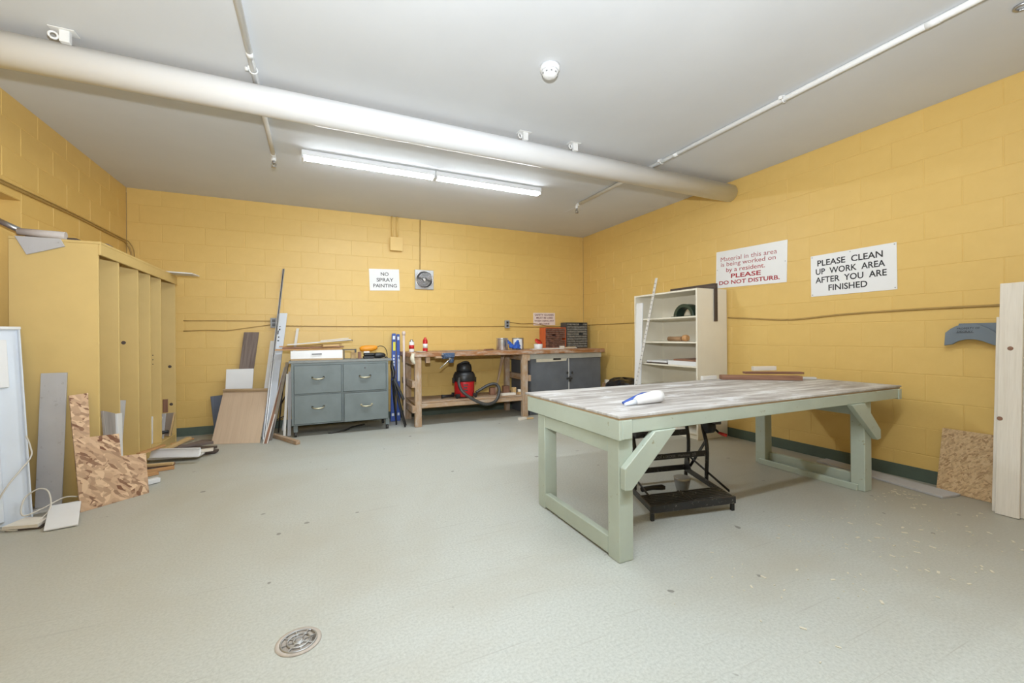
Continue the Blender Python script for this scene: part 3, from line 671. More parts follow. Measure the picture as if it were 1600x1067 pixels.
# ------------------------------------------------------------------ cream bookcase on the right wall
BX0, BX1, BY0, BY1, BZ = 3.69, 4.150, 3.250, 4.228, 1.632
t = thing('bookcase', 'tall cream painted open bookcase against the right wall', 'bookcase', ((BX0 + BX1) / 2, (BY0 + BY1) / 2, 0))
box((BX0, BY0, 0), (BX1, BY0 + 0.02, BZ)).build('side_panel', CREAM, t, bevel=0.002)
box((BX0, BY1 - 0.02, 0), (BX1, BY1, BZ)).build('side_panel', CREAM, t, bevel=0.002)
box((BX0 + 0.001, BY0 + 0.0205, BZ - 0.021), (BX1, BY1 - 0.0205, BZ - 0.001)).build('top_panel', CREAM, t, bevel=0.002)
box((BX1 - 0.008, BY0 + 0.0205, 0.05), (BX1 - 0.001, BY1 - 0.0205, BZ - 0.0215)).build('back_panel', CREAM, t)
SH = [1.335, 1.055, 0.79, 0.52, 0.25, 0.07]
for z in SH: box((BX0 + 0.003, BY0 + 0.0205, z - 0.018), (BX1 - 0.0085, BY1 - 0.0205, z)).build('shelf', CREAM, t, bevel=0.002)
box((BX0 + 0.02, BY0 + 0.0205, 0), (BX0 + 0.035, BY1 - 0.0205, 0.051)).build('plinth', CREAM, t)
# visor / belt guard on the top shelf
m = MB(); c = V(3.78, 3.515, 1.337)
def arc(R, z0=0): return [c + V(0, R * math.cos(math.pi * k / 14), z0 + R * 1.0 * math.sin(math.pi * k / 14)) for k in range(15)]
oa = [(R.y, R.z) for R in arc(0.145)]; ia = [(R.y, R.z) for R in arc(0.105)]
pts = [(c.x, y, z) for y, z in oa] + [(c.x, y, z) for y, z in reversed(ia)]
t2 = thing('face_shield', 'dark green arched face shield on the top bookcase shelf', 'face shield', (3.86, 3.515, 1.337))
n = len(oa)
vs = []
for x in (3.77, 3.90): vs += [(x, y, z) for y, z in oa] + [(x, y, z) for y, z in ia]
fs = []
for k in range(n - 1):
    fs += [(k, k + 1, n + k + 1, n + k), (2 * n + k, 3 * n + k, 3 * n + k + 1, 2 * n + k + 1), (k, 2 * n + k, 2 * n + k + 1, k + 1), (n + k, n + k + 1, 3 * n + k + 1, 3 * n + k)]
fs += [(0, n, 3 * n, 2 * n), (n - 1, 3 * n - 1, 4 * n - 1, 2 * n - 1)]
MB().add(vs, fs).build('band', GREENB, t2, bevel=0.004)
box((3.765, 3.355, 1.3355), (3.90, 3.685, 1.345)).build('base_strip', GREENB, t2, bevel=0.002)
m = MB(); m.cyl((3.80, 3.76, 1.087), (3.80, 3.56, 1.087), 0.026, seg=18); m.build('cardboard_tube', CARD, label='brown cardboard tube on the second bookcase shelf', cat='tube')
m = MB(); m.lathe([(0.02, 0), (0.035, 0.01), (0.038, 0.05), (0.03, 0.07)], (3.80, 3.545, 1.0945), 16, (0, -1, 0)); m.build('wooden_knob', OPINE, label='orange wooden knob beside the cardboard tube on the shelf', cat='knob')
m = MB(); m.box((3.70, 3.69, 0.7905), (4.02, 4.03, 0.806)); m.build('panel', DARKW, label='thin dark panel lying on the third bookcase shelf', cat='panel', bevel=0.002)
m = MB(); m.box((3.70, 3.70, 0.8065), (4.02, 4.02, 0.826)); m.build('panel', WHITE, label='white panel lying on the thin dark panel in the bookcase', cat='panel', bevel=0.002)
m = MB(); m.box((3.705, 3.275, 0.7905), (4.05, 3.68, 0.838)); m.build('panel', WHITE, label='thick white panel on the third bookcase shelf near the side', cat='panel', bevel=0.002)
m = MB(); m.box((3.705, 3.28, 0.8385), (4.05, 3.60, 0.858)); m.build('panel', BROWNW, label='brown panel on top of the thick white panel in the bookcase', cat='panel', bevel=0.002)
MB().slab([(3.60, 4.165, 0.002), (3.60, 4.055, 0.002), (3.684, 4.072, 1.535), (3.684, 4.182, 1.535)], 0.018).build('white_board', WHITE, label='narrow white board leaning on the front of the bookcase', cat='board', bevel=0.002)
t2 = thing('measuring_stick', 'long thin white measuring stick leaning on the bookcase front', 'ruler', (3.48, 4.0, 0))
MB().slab([(3.46, 4.115, 0.002), (3.46, 4.078, 0.002), (3.70, 3.832, 1.815), (3.70, 3.869, 1.815)], 0.006).build('stick', WHTW, t2, bevel=0.001)
for k in range(34):
    f = 0.04 + k * 0.028; p = V(3.46, 4.097, 0.002).lerp(V(3.70, 3.851, 1.815), f) + V(-0.001, 0, 0)
    MB().slab([p + V(0, 0.012, -0.005), p + V(0, -0.012, -0.005), p + V(0, -0.012, 0.006), p + V(0, 0.012, 0.006)], 0.0008).build('mark', METAL, t2)
t2 = thing('trim_corner', 'dark brown L-shaped trim hooked over the bookcase top', 'trim', (3.96, 3.24, 1.27))
MB().box((3.94, 3.236, 1.6335), (3.99, 3.87, 1.692)).build('top_arm', DARKW, t2, bevel=0.002)
MB().box((3.94, 3.236, 1.275), (3.99, 3.2475, 1.633)).build('hanging_arm', DARKW, t2, bevel=0.002)
# rubbish bag and scraps between bookcase and corner
m = MB(); random.seed(11); ru, rv = 26, 14; vs = []
for j in range(rv + 1):
    ph = math.pi * j / rv
    for i in range(ru):
        th = 2 * math.pi * i / ru; k = 1 + 0.10 * math.sin(5 * th + 3 * ph) + random.uniform(-0.07, 0.07)
        rr = math.sin(ph) ** 0.55 * k
        vs.append((3.905 + 0.215 * rr * math.cos(th), 4.72 + 0.36 * rr * math.sin(th), max(0.002, 0.27 - 0.265 * math.cos(ph) * (1 + 0.05 * math.sin(4 * th)) + 0.04 * math.sin(ph) * math.sin(th + 2.8))))
m.add(vs, [(j * ru + i, j * ru + (i + 1) % ru, (j + 1) * ru + (i + 1) % ru, (j + 1) * ru + i) for j in range(rv) for i in range(ru)])
m.build('rubbish_bag', paint('bin_bag_black', (0.013, 0.013, 0.015), 0.25, 0.2, 20), label='full black rubbish bag between bookcase and corner', cat='rubbish bag')

# ------------------------------------------------------------------ right wall, near end
t = thing('wall_arch', 'slate blue arched wooden piece with hand lettering on right wall', 'arched board', (XR - 0.04, 1.30, 1.04))
poly = [(1.443, 1.036), (1.400, 1.045), (1.393, 1.051), (1.37, 1.068), (1.33, 1.080), (1.29, 1.080), (1.25, 1.068), (1.215, 1.050), (1.18, 1.036), (1.185, 1.122), (1.20, 1.137), (1.22, 1.153), (1.25, 1.173), (1.28, 1.184), (1.315, 1.189), (1.35, 1.185), (1.38, 1.175), (1.41, 1.155), (1.437, 1.127)]
xf = XR - 0.066
MB().slab([(xf, y, z) for y, z in poly], 0.022).build('face_board', ARCHB, t, bevel=0.002)
MB().box((XR - 0.0435, 1.00, 1.100), (XR - 0.002, 1.375, 1.192)).build('back_board', ARCHB, t, bevel=0.003)
text('lettering', 'PROPERTY OF', (xf - 0.0012, 1.318, 1.157), (0, -1, 0.02), (0, 0, 1), 0.112, 0.013, INK, t, 0.004)
text('lettering', 'DEGRAY', (xf - 0.0012, 1.334, 1.135), (0, -1, 0), (0, 0, 1), 0.078, 0.012, INK, t, 0.004)
MB().bar((xf - 0.001, 1.378, 1.1265), (xf - 0.001, 1.292, 1.1265), 0.0012, 0.0025).build('underline', INK, t)
MB().slab([(4.035, 1.468, 0.002), (4.035, 0.86, 0.002), (4.135, 0.86, 0.435), (4.135, 1.468, 0.435)], 0.012).build('chipboard_sheet', OSBR, label='square fine-flake chipboard panel leaning low on right wall', cat='panel', bevel=0.001)
MB().slab([(3.852, 1.140, 0.002), (3.852, 0.60, 0.002), (3.945, 0.60, 1.225), (3.945, 1.140, 1.225)], 0.019).build('pine_board', PINE, label='wide pale pine board leaning behind the tall narrow one', cat='board', bevel=0.002)
t = thing('pine_board', 'tall narrow pale pine board with two red knots', 'board', (3.83, 1.07, 0))
a, b, c2, d2 = V(3.820, 1.117, 0.002), V(3.820, 1.017, 0.002), V(3.925, 1.017, 1.435), V(3.925, 1.117, 1.435)
MB().slab([a, b, c2, d2], 0.018).build('plank', PINE, t, bevel=0.002)
for f, g in ((0.41, 0.80), (0.60, 0.30), (0.715, 0.5)):
    if f == 0.60: continue
    p = a.lerp(d2, f); q = b.lerp(c2, f); c0 = p.lerp(q, g if f > 0.5 else 0.12) + V(-0.0006, 0, 0)
    MB().lathe([(0.013, 0), (0.011, 0.0008)], c0, 14, (-1, 0, 0.07)).build('knot', BROWNW, t, label='red-brown knot')
MB().slab([(3.845, 1.366, 0.016), (4.02, 1.336, 0.016), (4.128, 2.235, 0.016), (3.985, 2.245, 0.016)], 0.015).build('floor_board', LGREY, label='long grey board lying on the floor along right wall', cat='board', bevel=0.002)

# ------------------------------------------------------------------ yellow lumber rack on the left
RX0, RX1, RY0, RY1, RZ = -1.852, -1.400, 3.940, 5.745, 1.822
t = thing('lumber_rack', 'tall yellow painted upright lumber rack in the left corner', 'rack', ((RX0 + RX1) / 2, (RY0 + RY1) / 2, 0))
box((RX0, RY0, 0.001), (RX1, RY0 + 0.018, RZ - 0.019)).build('end_panel', RACKY, t, bevel=0.002)
box((RX0, RY1 - 0.018, 0.001), (RX1, RY1, RZ - 0.019)).build('end_panel', RACKY, t, bevel=0.002)
for y in (4.294, 4.685, 4.975, 5.268):
    box((RX0 + 0.008, y - 0.009, 0.1005), (RX1 - 0.002, y + 0.009, RZ - 0.0195)).build('divider', RACKY, t, bevel=0.002)
box((RX0, RY0 - 0.001, RZ - 0.0185), (RX1 + 0.016, RY1 + 0.001, RZ)).build('top_board', RACKY, t, bevel=0.002)
box((RX1 + 0.0005, RY0, RZ - 0.095), (RX1 + 0.016, RY1, RZ - 0.0188)).build('front_rail', RACKY, t, bevel=0.002)
box((RX0, RY0 + 0.0185, 0.001), (RX0 + 0.007, RY1 - 0.0185, RZ - 0.0195)).build('back_panel', RACKY, t)
box((RX0 + 0.0075, RY0 + 0.0185, 0.082), (RX1 - 0.001, RY1 - 0.0185, 0.10)).build('bottom_board', RACKY, t, bevel=0.002)
box((RX1 - 0.020, RY0 + 0.0185, 0.001), (RX1 - 0.004, RY1 - 0.0185, 0.0815)).build('toe_board', RACKY, t)
for y, x, z in ((5.726, -1.45, 0.83), (5.726, -1.44, 0.42), (4.675, -1.50, 1.1)):
    MB().lathe([(0.016, 0), (0.012, 0.0015)], (x, y if y > 5 else 4.6755, z), 12, (0, -1, 0)).build('knot_hole', DARKW, t, label='dark knot')
for k in range(7):
    MB().lathe([(0.005, 0), (0.003, 0.001)], (-1.50 + 0.035 * (k % 2), 5.2585, 0.86 + 0.022 * k), 8, (0, -1, 0)).build('screw_hole', DARKW, t)
MB().box((-1.513, 5.723, 0.335), (-1.468, 5.7265, 0.478)).build('bare_patch', BROWNW, t, label='bare brown wood patch')
# on top of the rack
MB().slab([(-1.758, 3.922, 1.700), (-1.567, 3.922, 1.771), (-1.592, 3.928, 1.8225), (-1.818, 3.928, 1.8225)], 0.010).build('hanging_tile', LGREY, label='pale grey tile hanging off the near edge of the rack top', cat='tile', bevel=0.002)
MB().cyl((-1.82, 3.975, 1.860), (-1.585, 3.985, 1.853), 0.024, 0.028, seg=16).build('paper_roll', paint('grey_paper', (0.55, 0.50, 0.47), 0.8, 0.1, 12), label='rolled grey paper lying on the near end of the rack', cat='paper roll')
MB().box((-1.80, 4.003, 1.8225), (-1.535, 4.11, 1.846)).build('plank', DARKW, label='dark reddish plank lying behind the paper roll on the rack', cat='plank', bevel=0.003)
MB().cyl((-2.00, 4.045, 1.966), (-1.818, 4.045, 1.868), 0.019, seg=14).build('grey_pipe', METAL, label='grey pipe resting on the rack edge by the doorway', cat='pipe')
MB().tube([(-1.51, 4.22, 1.832), (-1.47, 4.27, 1.858), (-1.43, 4.30, 1.832)], [0.009, 0.012, 0.008], 8, 4).build('offcut', GREYW, label='small curved dark offcut on top of the rack', cat='offcut')
MB().slab([(-1.50, 5.44, 1.836), (-1.205, 5.53, 1.836), (-1.18, 5.735, 1.836), (-1.48, 5.66, 1.836)], 0.0135).build('white_board', WHTW, label='short white board sticking out from far end of rack top', cat='board', bevel=0.002)
# boards standing at the near end
t = thing('light_fixture', 'old white fluorescent fixture standing on end in the doorway', 'light fixture', (-1.74, 3.60, 0))
fr, ft = V(-1.640, 3.690, 0.003), V(-1.795, 3.915, 1.210); fw = V(-0.200, -0.223, 0)
MB().slab([fr + fw, fr, ft, ft + fw], 0.012).build('pan', WHITEC, t, bevel=0.002)
fn = (fr - (fr + fw)).cross(ft - fr).normalized(); fn = fn if fn.y < 0 else -fn
def F(a, b, d): return fr + fw * a + (ft - fr) * b + fn * d
for a0, a1 in ((-0.0, 0.03), (0.97, 1.0)): MB().hexa([F(a0, 0.0, 0), F(a1, 0.0, 0), F(a1, 0.0, 0.022), F(a0, 0.0, 0.022)], [F(a0, 1, 0), F(a1, 1, 0), F(a1, 1, 0.022), F(a0, 1, 0.022)]).build('side_lip', WHITEC, t, bevel=0.002)
MB().hexa([F(0, 0.985, 0), F(1, 0.985, 0), F(1, 0.985, 0.03), F(0, 0.985, 0.03)], [F(0, 1, 0), F(1, 1, 0), F(1, 1, 0.03), F(0, 1, 0.03)]).build('end_cap', WHITE, t, bevel=0.002)
MB().hexa([F(0.38, 0.02, 0), F(0.62, 0.02, 0), F(0.58, 0.02, 0.025), F(0.42, 0.02, 0.025)], [F(0.38, 0.97, 0), F(0.62, 0.97, 0), F(0.58, 0.97, 0.025), F(0.42, 0.97, 0.025)]).build('ballast_cover', WHITEC, t, bevel=0.002)
MB().hexa([F(0.22, 0.68, 0), F(0.36, 0.68, 0), F(0.36, 0.68, 0.02), F(0.22, 0.68, 0.02)], [F(0.22, 0.93, 0), F(0.36, 0.93, 0), F(0.36, 0.93, 0.02), F(0.22, 0.93, 0.02)]).build('lamp_holder', WHITE, t, bevel=0.002)
MB().tube([F(0.03, 0.42, 0.024), F(-0.03, 0.36, 0.02), F(0.0, 0.30, 0.03), V(-1.70, 3.60, 0.25), V(-1.745, 3.57, 0.12), V(-1.73, 3.54, 0.03), V(-1.66, 3.50, 0.008), V(-1.58, 3.50, 0.012), V(-1.52, 3.60, 0.06), V(-1.545, 3.66, 0.16), V(-1.60, 3.68, 0.185), V(-1.655, 3.655, 0.14), V(-1.63, 3.58, 0.06), V(-1.56, 3.62, 0.075), V(-1.50, 3.72, 0.10), V(-1.44, 3.74, 0.09)], 0.0045, 8, 5).build('cord', CORDW, t, label='white cord looped on the floor')
MB().slab([(-1.697, 3.853, 0.014), (-1.566, 3.853, 0.014), (-1.562, 3.926, 0.902), (-1.694, 3.926, 0.902)], 0.012).build('grey_plank', LGREY, label='tall light grey plank leaning on the near end of the rack', cat='plank', bevel=0.002)
t = thing('osb_offcut', 'stepped coarse chipboard offcut leaning on the rack corner', 'chipboard', (-1.30, 3.80, 0))
MB().slab([(-1.402, 3.675, 0.001), (-1.122, 3.927, 0.001), (-1.158, 3.995, 0.279), (-1.268, 3.898, 0.297), (-1.289, 3.929, 0.452), (-1.408, 3.824, 0.463), (-1.445, 3.905, 0.756), (-1.518, 3.840, 0.750)], 0.011).build('chipboard', OSBL, t)
for p in ((-1.43, 3.735, 0.10),): pass
MB().slab([(-1.82, 3.800, 0.0125), (-1.735, 3.740, 0.0125), (-1.455, 3.845, 0.0125), (-1.50, 3.925, 0.0125)], 0.012).build('white_strip', WHTW, label='long white strip on the floor along the foot of the rack', cat='strip', bevel=0.002)
MB().slab([(-1.68, 3.50, 0.033), (-1.51, 3.46, 0.033), (-1.51, 3.58, 0.033), (-1.64, 3.63, 0.033)], 0.020).build('brown_board', PINE, label='pale board with dark edge on the floor by the old fixture', cat='board', bevel=0.001)
MB().slab([(-1.67, 3.50, 0.0115), (-1.50, 3.465, 0.0115), (-1.50, 3.575, 0.0115), (-1.635, 3.625, 0.0115)], 0.011).build('brown_board', DARKW, label='dark board at the bottom of the small stack by the fixture', cat='board', bevel=0.001)
MB().slab([(-1.457, 3.392, 0.0135), (-1.315, 3.416, 0.0135), (-1.400, 3.678, 0.078), (-1.542, 3.654, 0.078)], 0.010).build('white_tile', WHITE, label='square white tile propped on scraps in front of the chipboard', cat='tile', bevel=0.002)
# boards in the rack's openings
MB().slab([(-1.345, 3.975, 0.002), (-1.343, 4.065, 0.002), (-1.378, 4.135, 0.572), (-1.383, 3.955, 0.620)], 0.016).build('weathered_board', WEATH, label='weathered grey board standing behind the chipboard offcut', cat='board', bevel=0.002)
MB().slab([(-1.335, 4.075, 0.002), (-1.335, 4.145, 0.002), (-1.375, 4.250, 0.556), (-1.375, 4.165, 0.565)], 0.016).build('white_board', WHITE, label='white board beside the weathered grey board', cat='board', bevel=0.002)
MB().slab([(-1.43, 4.315, 0.103), (-1.43, 4.375, 0.103), (-1.44, 4.530, 0.622), (-1.44, 4.320, 0.650)], 0.012).build('grey_board', LGREY, label='tapered pale grey board standing inside the rack', cat='board', bevel=0.002)
MB().slab([(-1.511, 5.222, 0.102), (-1.466, 5.222, 0.102), (-1.464, 5.224, 0.37), (-1.509, 5.224, 0.37)], 0.03).build('white_block', WHITE, label='upright white block in the fourth rack opening', cat='board', bevel=0.003)
MB().slab([(-1.52, 5.47, 0.103), (-1.44, 5.46, 0.103), (-1.427, 5.49, 0.356), (-1.50, 5.50, 0.355)], 0.012).build('grey_board', LGREY, label='small light grey board in the last rack opening', cat='board', bevel=0.002)
MB().slab([(-1.50, 5.60, 0.103), (-1.408, 5.58, 0.103), (-1.380, 5.60, 0.345), (-1.465, 5.62, 0.34)], 0.012).build('taupe_board', TAUPE, label='taupe board leaning in the last rack opening', cat='board', bevel=0.002)
MB().bar((-1.41, 5.55, 0.104), (-1.372, 5.57, 0.345), 0.012, 0.02, (0, 1, 0)).build('wood_stick', YPINE, label='thin yellow stick at the edge of the taupe board', cat='stick')
MB().bar((-1.50, 5.41, 0.105), (-1.445, 5.44, 0.33), 0.014, 0.022, (0, 1, 0)).build('wood_stick', WHTW, label='white stick leaning against the small grey board', cat='stick')
MB().cyl((-1.492, 5.375, 0.172), (-1.376, 5.385, 0.186), 0.017, seg=14).build('black_pipe', BLACK, label='short black pipe sticking out of the last rack opening', cat='pipe')
# scraps on the floor in front of the rack
def scrap(label, p0, p1, w, h, mat, name='wood_scrap', cat='wood scrap'):
    MB().bar(p0, p1, w, h).build(name, mat, label=label, cat=cat, group='wood scraps in front of the rack', bevel=0.002)
t = thing('white_moulding', 'white moulded board lying on edge among the floor scraps', 'moulding', (-1.12, 4.75, 0.06))
DF = [V(-1.372, 4.80, 0.062), V(-0.985, 4.655, 0.062), V(-0.968, 4.66, 0.078), V(-0.968, 4.69, 0.128), V(-1.365, 4.84, 0.128)]
MB().slab(DF, 0.018).build('panel', WHITE, t, bevel=0.004)
MB().bar(DF[4] + V(0, -0.004, 0.002), DF[3] + V(0, -0.004, 0.002), 0.016, 0.012).build('top_lip', WHITE, t, bevel=0.003)
scrap('flat grey-white board under the white white moulding', (-1.39, 4.93, 0.036), (-0.99, 4.86, 0.036), 0.13, 0.018, WHTW)
scrap('pale plank end poking out right of the white white moulding', (-1.16, 4.90, 0.058), (-0.915, 4.93, 0.056), 0.07, 0.02, PINE)
scrap('dark weathered plank nearest the plywood panel', (-1.26, 5.20, 0.040), (-0.93, 5.07, 0.040), 0.085, 0.022, DARKW)
scrap('dark grey plank lying across behind the white moulding', (-1.25, 5.17, 0.064), (-0.97, 5.23, 0.064), 0.06, 0.022, GREYW)
scrap('lowest dark plank under the scrap pile', (-1.30, 5.06, 0.014), (-0.90, 5.02, 0.014), 0.10, 0.022, DARKW)
scrap('yellow pine stick slanting up out of the scrap pile', (-1.30, 5.02, 0.082), (-1.20, 5.36, 0.105), 0.045, 0.024, YPINE)
scrap('brown weathered board flat behind the yellow stick', (-1.29, 5.28, 0.012), (-1.08, 5.60, 0.012), 0.15, 0.020, GREYW)
scrap('thin orange strip at the foot of the taupe board', (-1.385, 5.50, 0.030), (-1.24, 5.70, 0.030), 0.025, 0.015, OPINE)
scrap('orange wedge stick over the left end of the white moulding', (-1.385, 4.60, 0.150), (-1.28, 4.86, 0.152), 0.035, 0.018, OPINE)
scrap('orange-brown stick lowest in front of the white moulding', (-1.37, 4.50, 0.013), (-1.13, 4.565, 0.013), 0.045, 0.022, OPINE)
scrap('light orange stick above the lowest brown stick', (-1.37, 4.64, 0.036), (-1.15, 4.62, 0.034), 0.035, 0.020, YPINE)
scrap('orange stick between chipboard and white moulding', (-1.36, 4.36, 0.013), (-1.21, 4.44, 0.013), 0.055, 0.022, OPINE)
scrap('dark brown stick under the light orange stick', (-1.38, 4.68, 0.012), (-1.16, 4.70, 0.012), 0.05, 0.020, BROWNW)
scrap('white block end showing beside the chipboard offcut', (-1.30, 4.06, 0.022), (-1.135, 4.19, 0.022), 0.05, 0.034, WHITE)
scrap('small white block at the rack foot above the sticks', (-1.365, 4.42, 0.115), (-1.355, 4.57, 0.115), 0.045, 0.055, WHITE)
scrap('brown block under the small white block', (-1.358, 4.46, 0.0515), (-1.352, 4.57, 0.0515), 0.045, 0.070, BROWNW)

# ------------------------------------------------------------------ boards leaning on the back wall
t = thing('plywood_sheet', 'light plywood panel with a batten leaning on back wall', 'panel', (-0.80, 5.4, 0))
MB().slab([(-1.031, 5.440, 0.002), (-0.565, 5.280, 0.002), (-0.519, 5.695, 0.515), (-0.985, 5.855, 0.515)], 0.012).build('sheet', PLY, t)
MB().bar((-0.985, 5.840, 0.528), (-0.517, 5.680, 0.528), 0.022, 0.030, (0, -0.6, 1)).build('batten', PLYE, t, bevel=0.002)
MB().slab([(-0.985, 5.83, 0.02), (-0.730, 5.83, 0.02), (-0.690, 5.935, 0.766), (-0.970, 5.935, 0.768)], 0.012).build('white_board', WHITE, label='white panel standing behind the light plywood panel', cat='panel', bevel=0.002)
MB().slab([(-0.93, 5.91, 0.01), (-0.785, 5.91, 0.01), (-0.640, 6.005, 1.206), (-0.798, 6.005, 1.206)], 0.018).build('brown_plank', GREYW, label='weathered brown plank leaning behind the white panel', cat='plank', bevel=0.002)
MB().slab([(-1.09, 5.94, 0.01), (-1.0, 5.94, 0.01), (-1.02, 6.015, 0.458), (-1.143, 6.015, 0.448)], 0.012).build('grey_board', SAWN, label='small blue-grey board behind the plywood panel', cat='board', bevel=0.002)
t = thing('aluminium_strip', 'very tall thin metal strip leaning by the outlet', 'metal strip', (-0.53, 5.40, 0))
MB().slab([(-0.548, 5.395, 0.002), (-0.524, 5.395, 0.002), (-0.357, 6.022, 2.005), (-0.383, 6.022, 2.005)], 0.012).build('strip', STEEL, t, bevel=0.001)
MB().slab([(-0.541, 5.3935, 0.004), (-0.532, 5.3935, 0.004), (-0.366, 6.0205, 2.003), (-0.375, 6.0205, 2.003)], 0.0015).build('groove', BLACK, t, label='black groove')
t = thing('white_trim', 'long white boxed trim leaning beside the metal strip', 'trim', (-0.5, 5.5, 0))
wa, wb, wc, wd = V(-0.565, 5.475, 0.002), V(-0.475, 5.455, 0.002), V(-0.330, 5.985, 1.446), V(-0.443, 6.005, 1.446)
MB().slab([wa, wb, wc, wd], 0.014).build('board', WHITEC, t, bevel=0.002)
for f, w0, h0 in ((0.83, 0.030, 0.05), (0.855, 0.015, 0.02), (0.79, 0.012, 0.018), (0.88, 0.012, 0.012), (0.76, 0.02, 0.012)):
    c0 = wa.lerp(wd, f).lerp(wb.lerp(wc, f), 0.45 if w0 < 0.025 else 0.25); u = (wb - wa).normalized(); v = (wd - wa).normalized(); nn = u.cross(v).normalized(); nn = nn if nn.y < 0 else -nn
    c0 += nn * 0.001
    MB().slab([c0 - u * w0 / 2 - v * h0 / 2, c0 + u * w0 / 2 - v * h0 / 2, c0 + u * w0 / 2 + v * h0 / 2, c0 - u * w0 / 2 + v * h0 / 2], 0.0008).build('print_mark', INK, t)
MB().slab([(-0.620, 5.60, 0.002), (-0.570, 5.59, 0.002), (-0.475, 6.01, 1.10), (-0.520, 6.01, 1.10)], 0.012).build('white_strip', WHITE, label='narrow white strip behind the boxed trim', cat='strip', bevel=0.002)
t = thing('wood_trim', 'brown trim with white edges leaning left of grey cabinet', 'trim', (-0.5, 5.25, 0))
ta, tb, tc_, td = V(-0.530, 5.215, 0.002), V(-0.482, 5.205, 0.002), V(-0.322, 5.87, 0.775), V(-0.366, 5.88, 0.775)
MB().slab([ta, tb, tc_, td], 0.012).build('core', BROWNW, t)
for f0, f1 in ((0.0, 0.22), (0.78, 1.0)):
    p = [ta.lerp(tb, f0), ta.lerp(tb, f1), td.lerp(tc_, f1), td.lerp(tc_, f0)]; MB().slab([q + V(0, -0.002, 0.001) for q in p], 0.0025).build('white_edge', WHTW, t)
MB().slab([(-0.490, 5.345, 0.002), (-0.457, 5.335, 0.002), (-0.297, 5.63, 0.845), (-0.332, 5.64, 0.845)], 0.012).build('speckled_rail', METAL, label='speckled grey metal rail leaning towards the cabinet side', cat='rail', bevel=0.002)
MB().slab([(-0.395, 5.85, 0.002), (-0.365, 5.85, 0.002), (-0.202, 6.02, 1.254), (-0.232, 6.02, 1.254)], 0.010).build('white_stick', WHTW, label='thin white stick rising behind the wood pile', cat='stick', bevel=0.001)
MB().slab([(-0.352, 5.43, 0.002), (-0.327, 5.43, 0.002), (-0.293, 5.47, 0.72), (-0.318, 5.47, 0.72)], 0.006).build('yardstick', WHTW, label='pale yardstick standing next to the cabinet side', cat='ruler')
MB().slab([(-0.312, 5.50, 0.002), (-0.277, 5.50, 0.002), (-0.264, 5.53, 0.74), (-0.299, 5.53, 0.74)], 0.010).build('grey_strip', LGREY, label='grey strip standing tight against the cabinet side', cat='strip')
m = MB(); m.tube([(-0.42, 5.72, 0.008), (-0.39, 5.75, 0.35), (-0.36, 5.80, 0.70)], 0.008, 8); m.tube([(-0.39, 5.75, 0.35), (-0.33, 5.70, 0.46)], 0.006, 8); m.tube([(-0.45, 5.73, 0.15), (-0.36, 5.70, 0.20)], 0.006, 8)
m.build('black_stand', DARKM, label='thin black metal rod stand behind the leaning sticks', cat='stand')
MB().bar((-0.475, 5.56, 0.021), (-0.185, 5.005, 0.021), 0.045, 0.040).build('lumber', BENCHW, label='square lumber length on the floor left of the cabinet', cat='lumber', bevel=0.002)

# ------------------------------------------------------------------ grey four-drawer cabinet
CY = 5.372; CBY = 5.80
t = thing('drawer_cabinet', 'grey-green wooden cabinet with four drawers on casters', 'cabinet', (0.27, 5.65, 0))
box((-0.262, CY, 0.135), (0.800, CBY, 0.842)).build('carcass', CABG, t, bevel=0.003)
box((-0.288, CY - 0.018, 0.8425), (0.845, CBY + 0.01, 0.868)).build('top', GREYW if False else paint('cabinet_top_grey', (0.24, 0.25, 0.24), 0.6, 0.15, 8), t, bevel=0.003)
for lo, hi in (((-0.262, 0.135), (-0.240, 0.842)), ((0.268, 0.145), (0.278, 0.8165)), ((0.778, 0.135), (0.800, 0.842)), ((-0.2395, 0.8185), (0.7775, 0.842)), ((-0.2395, 0.479), (0.2675, 0.487)), ((0.2785, 0.477), (0.7775, 0.487)), ((-0.2395, 0.135), (0.7775, 0.1445))):
    box((lo[0], CY - 0.012, lo[1]), (hi[0], CY - 0.0004, hi[1])).build('frame_rail', CABG, t, bevel=0.001)
def drawer(x0, x1, z0, z1, out, hx, hz, lock):
    if out:
        d = box((x0, CY - 0.014 - out, z0), (x1, CY + 0.004 - out, z1)).build('drawer', CABG, t, bevel=0.005)
        box((x0 + 0.012, CY + 0.0042 - out, z0 + 0.012), (x1 - 0.03, CY - 0.0005, z1 - 0.012)).build('drawer_box', GREYW, d)
    else: d = box((x0, CY - 0.016, z0), (x1, CY - 0.0005, z1)).build('drawer', CABG, t, bevel=0.004)
    f = CY - 0.014 - out
    m = MB(); m.tube([(hx - 0.062, f - 0.001, hz + 0.012), (hx - 0.045, f - 0.022, hz), (hx, f - 0.028, hz - 0.004), (hx + 0.045, f - 0.022, hz), (hx + 0.062, f - 0.001, hz + 0.012)], [0.006, 0.008, 0.011, 0.008, 0.006], 8, 3)
    m.box((hx - 0.07, f - 0.002, hz + 0.004), (hx - 0.05, f - 0.0002, hz + 0.024)); m.box((hx + 0.05, f - 0.002, hz + 0.004), (hx + 0.07, f - 0.0002, hz + 0.024))
    m.build('handle', BRASS, d, label='dull brass pull')
    if lock: MB().cyl((hx, f - 0.004, z1 - 0.05), (hx, f - 0.0002, z1 - 0.05), 0.009, seg=12).build('lock', DARKM, d)
drawer(-0.234, 0.262, 0.492, 0.812, 0.0, 0.014, 0.660, False); drawer(0.284, 0.772, 0.492, 0.815, 0.0, 0.527, 0.655, True)
drawer(-0.234, 0.262, 0.148, 0.474, 0.0, 0.012, 0.322, False); drawer(0.292, 0.790, 0.138, 0.470, 0.035, 0.540, 0.315, False)
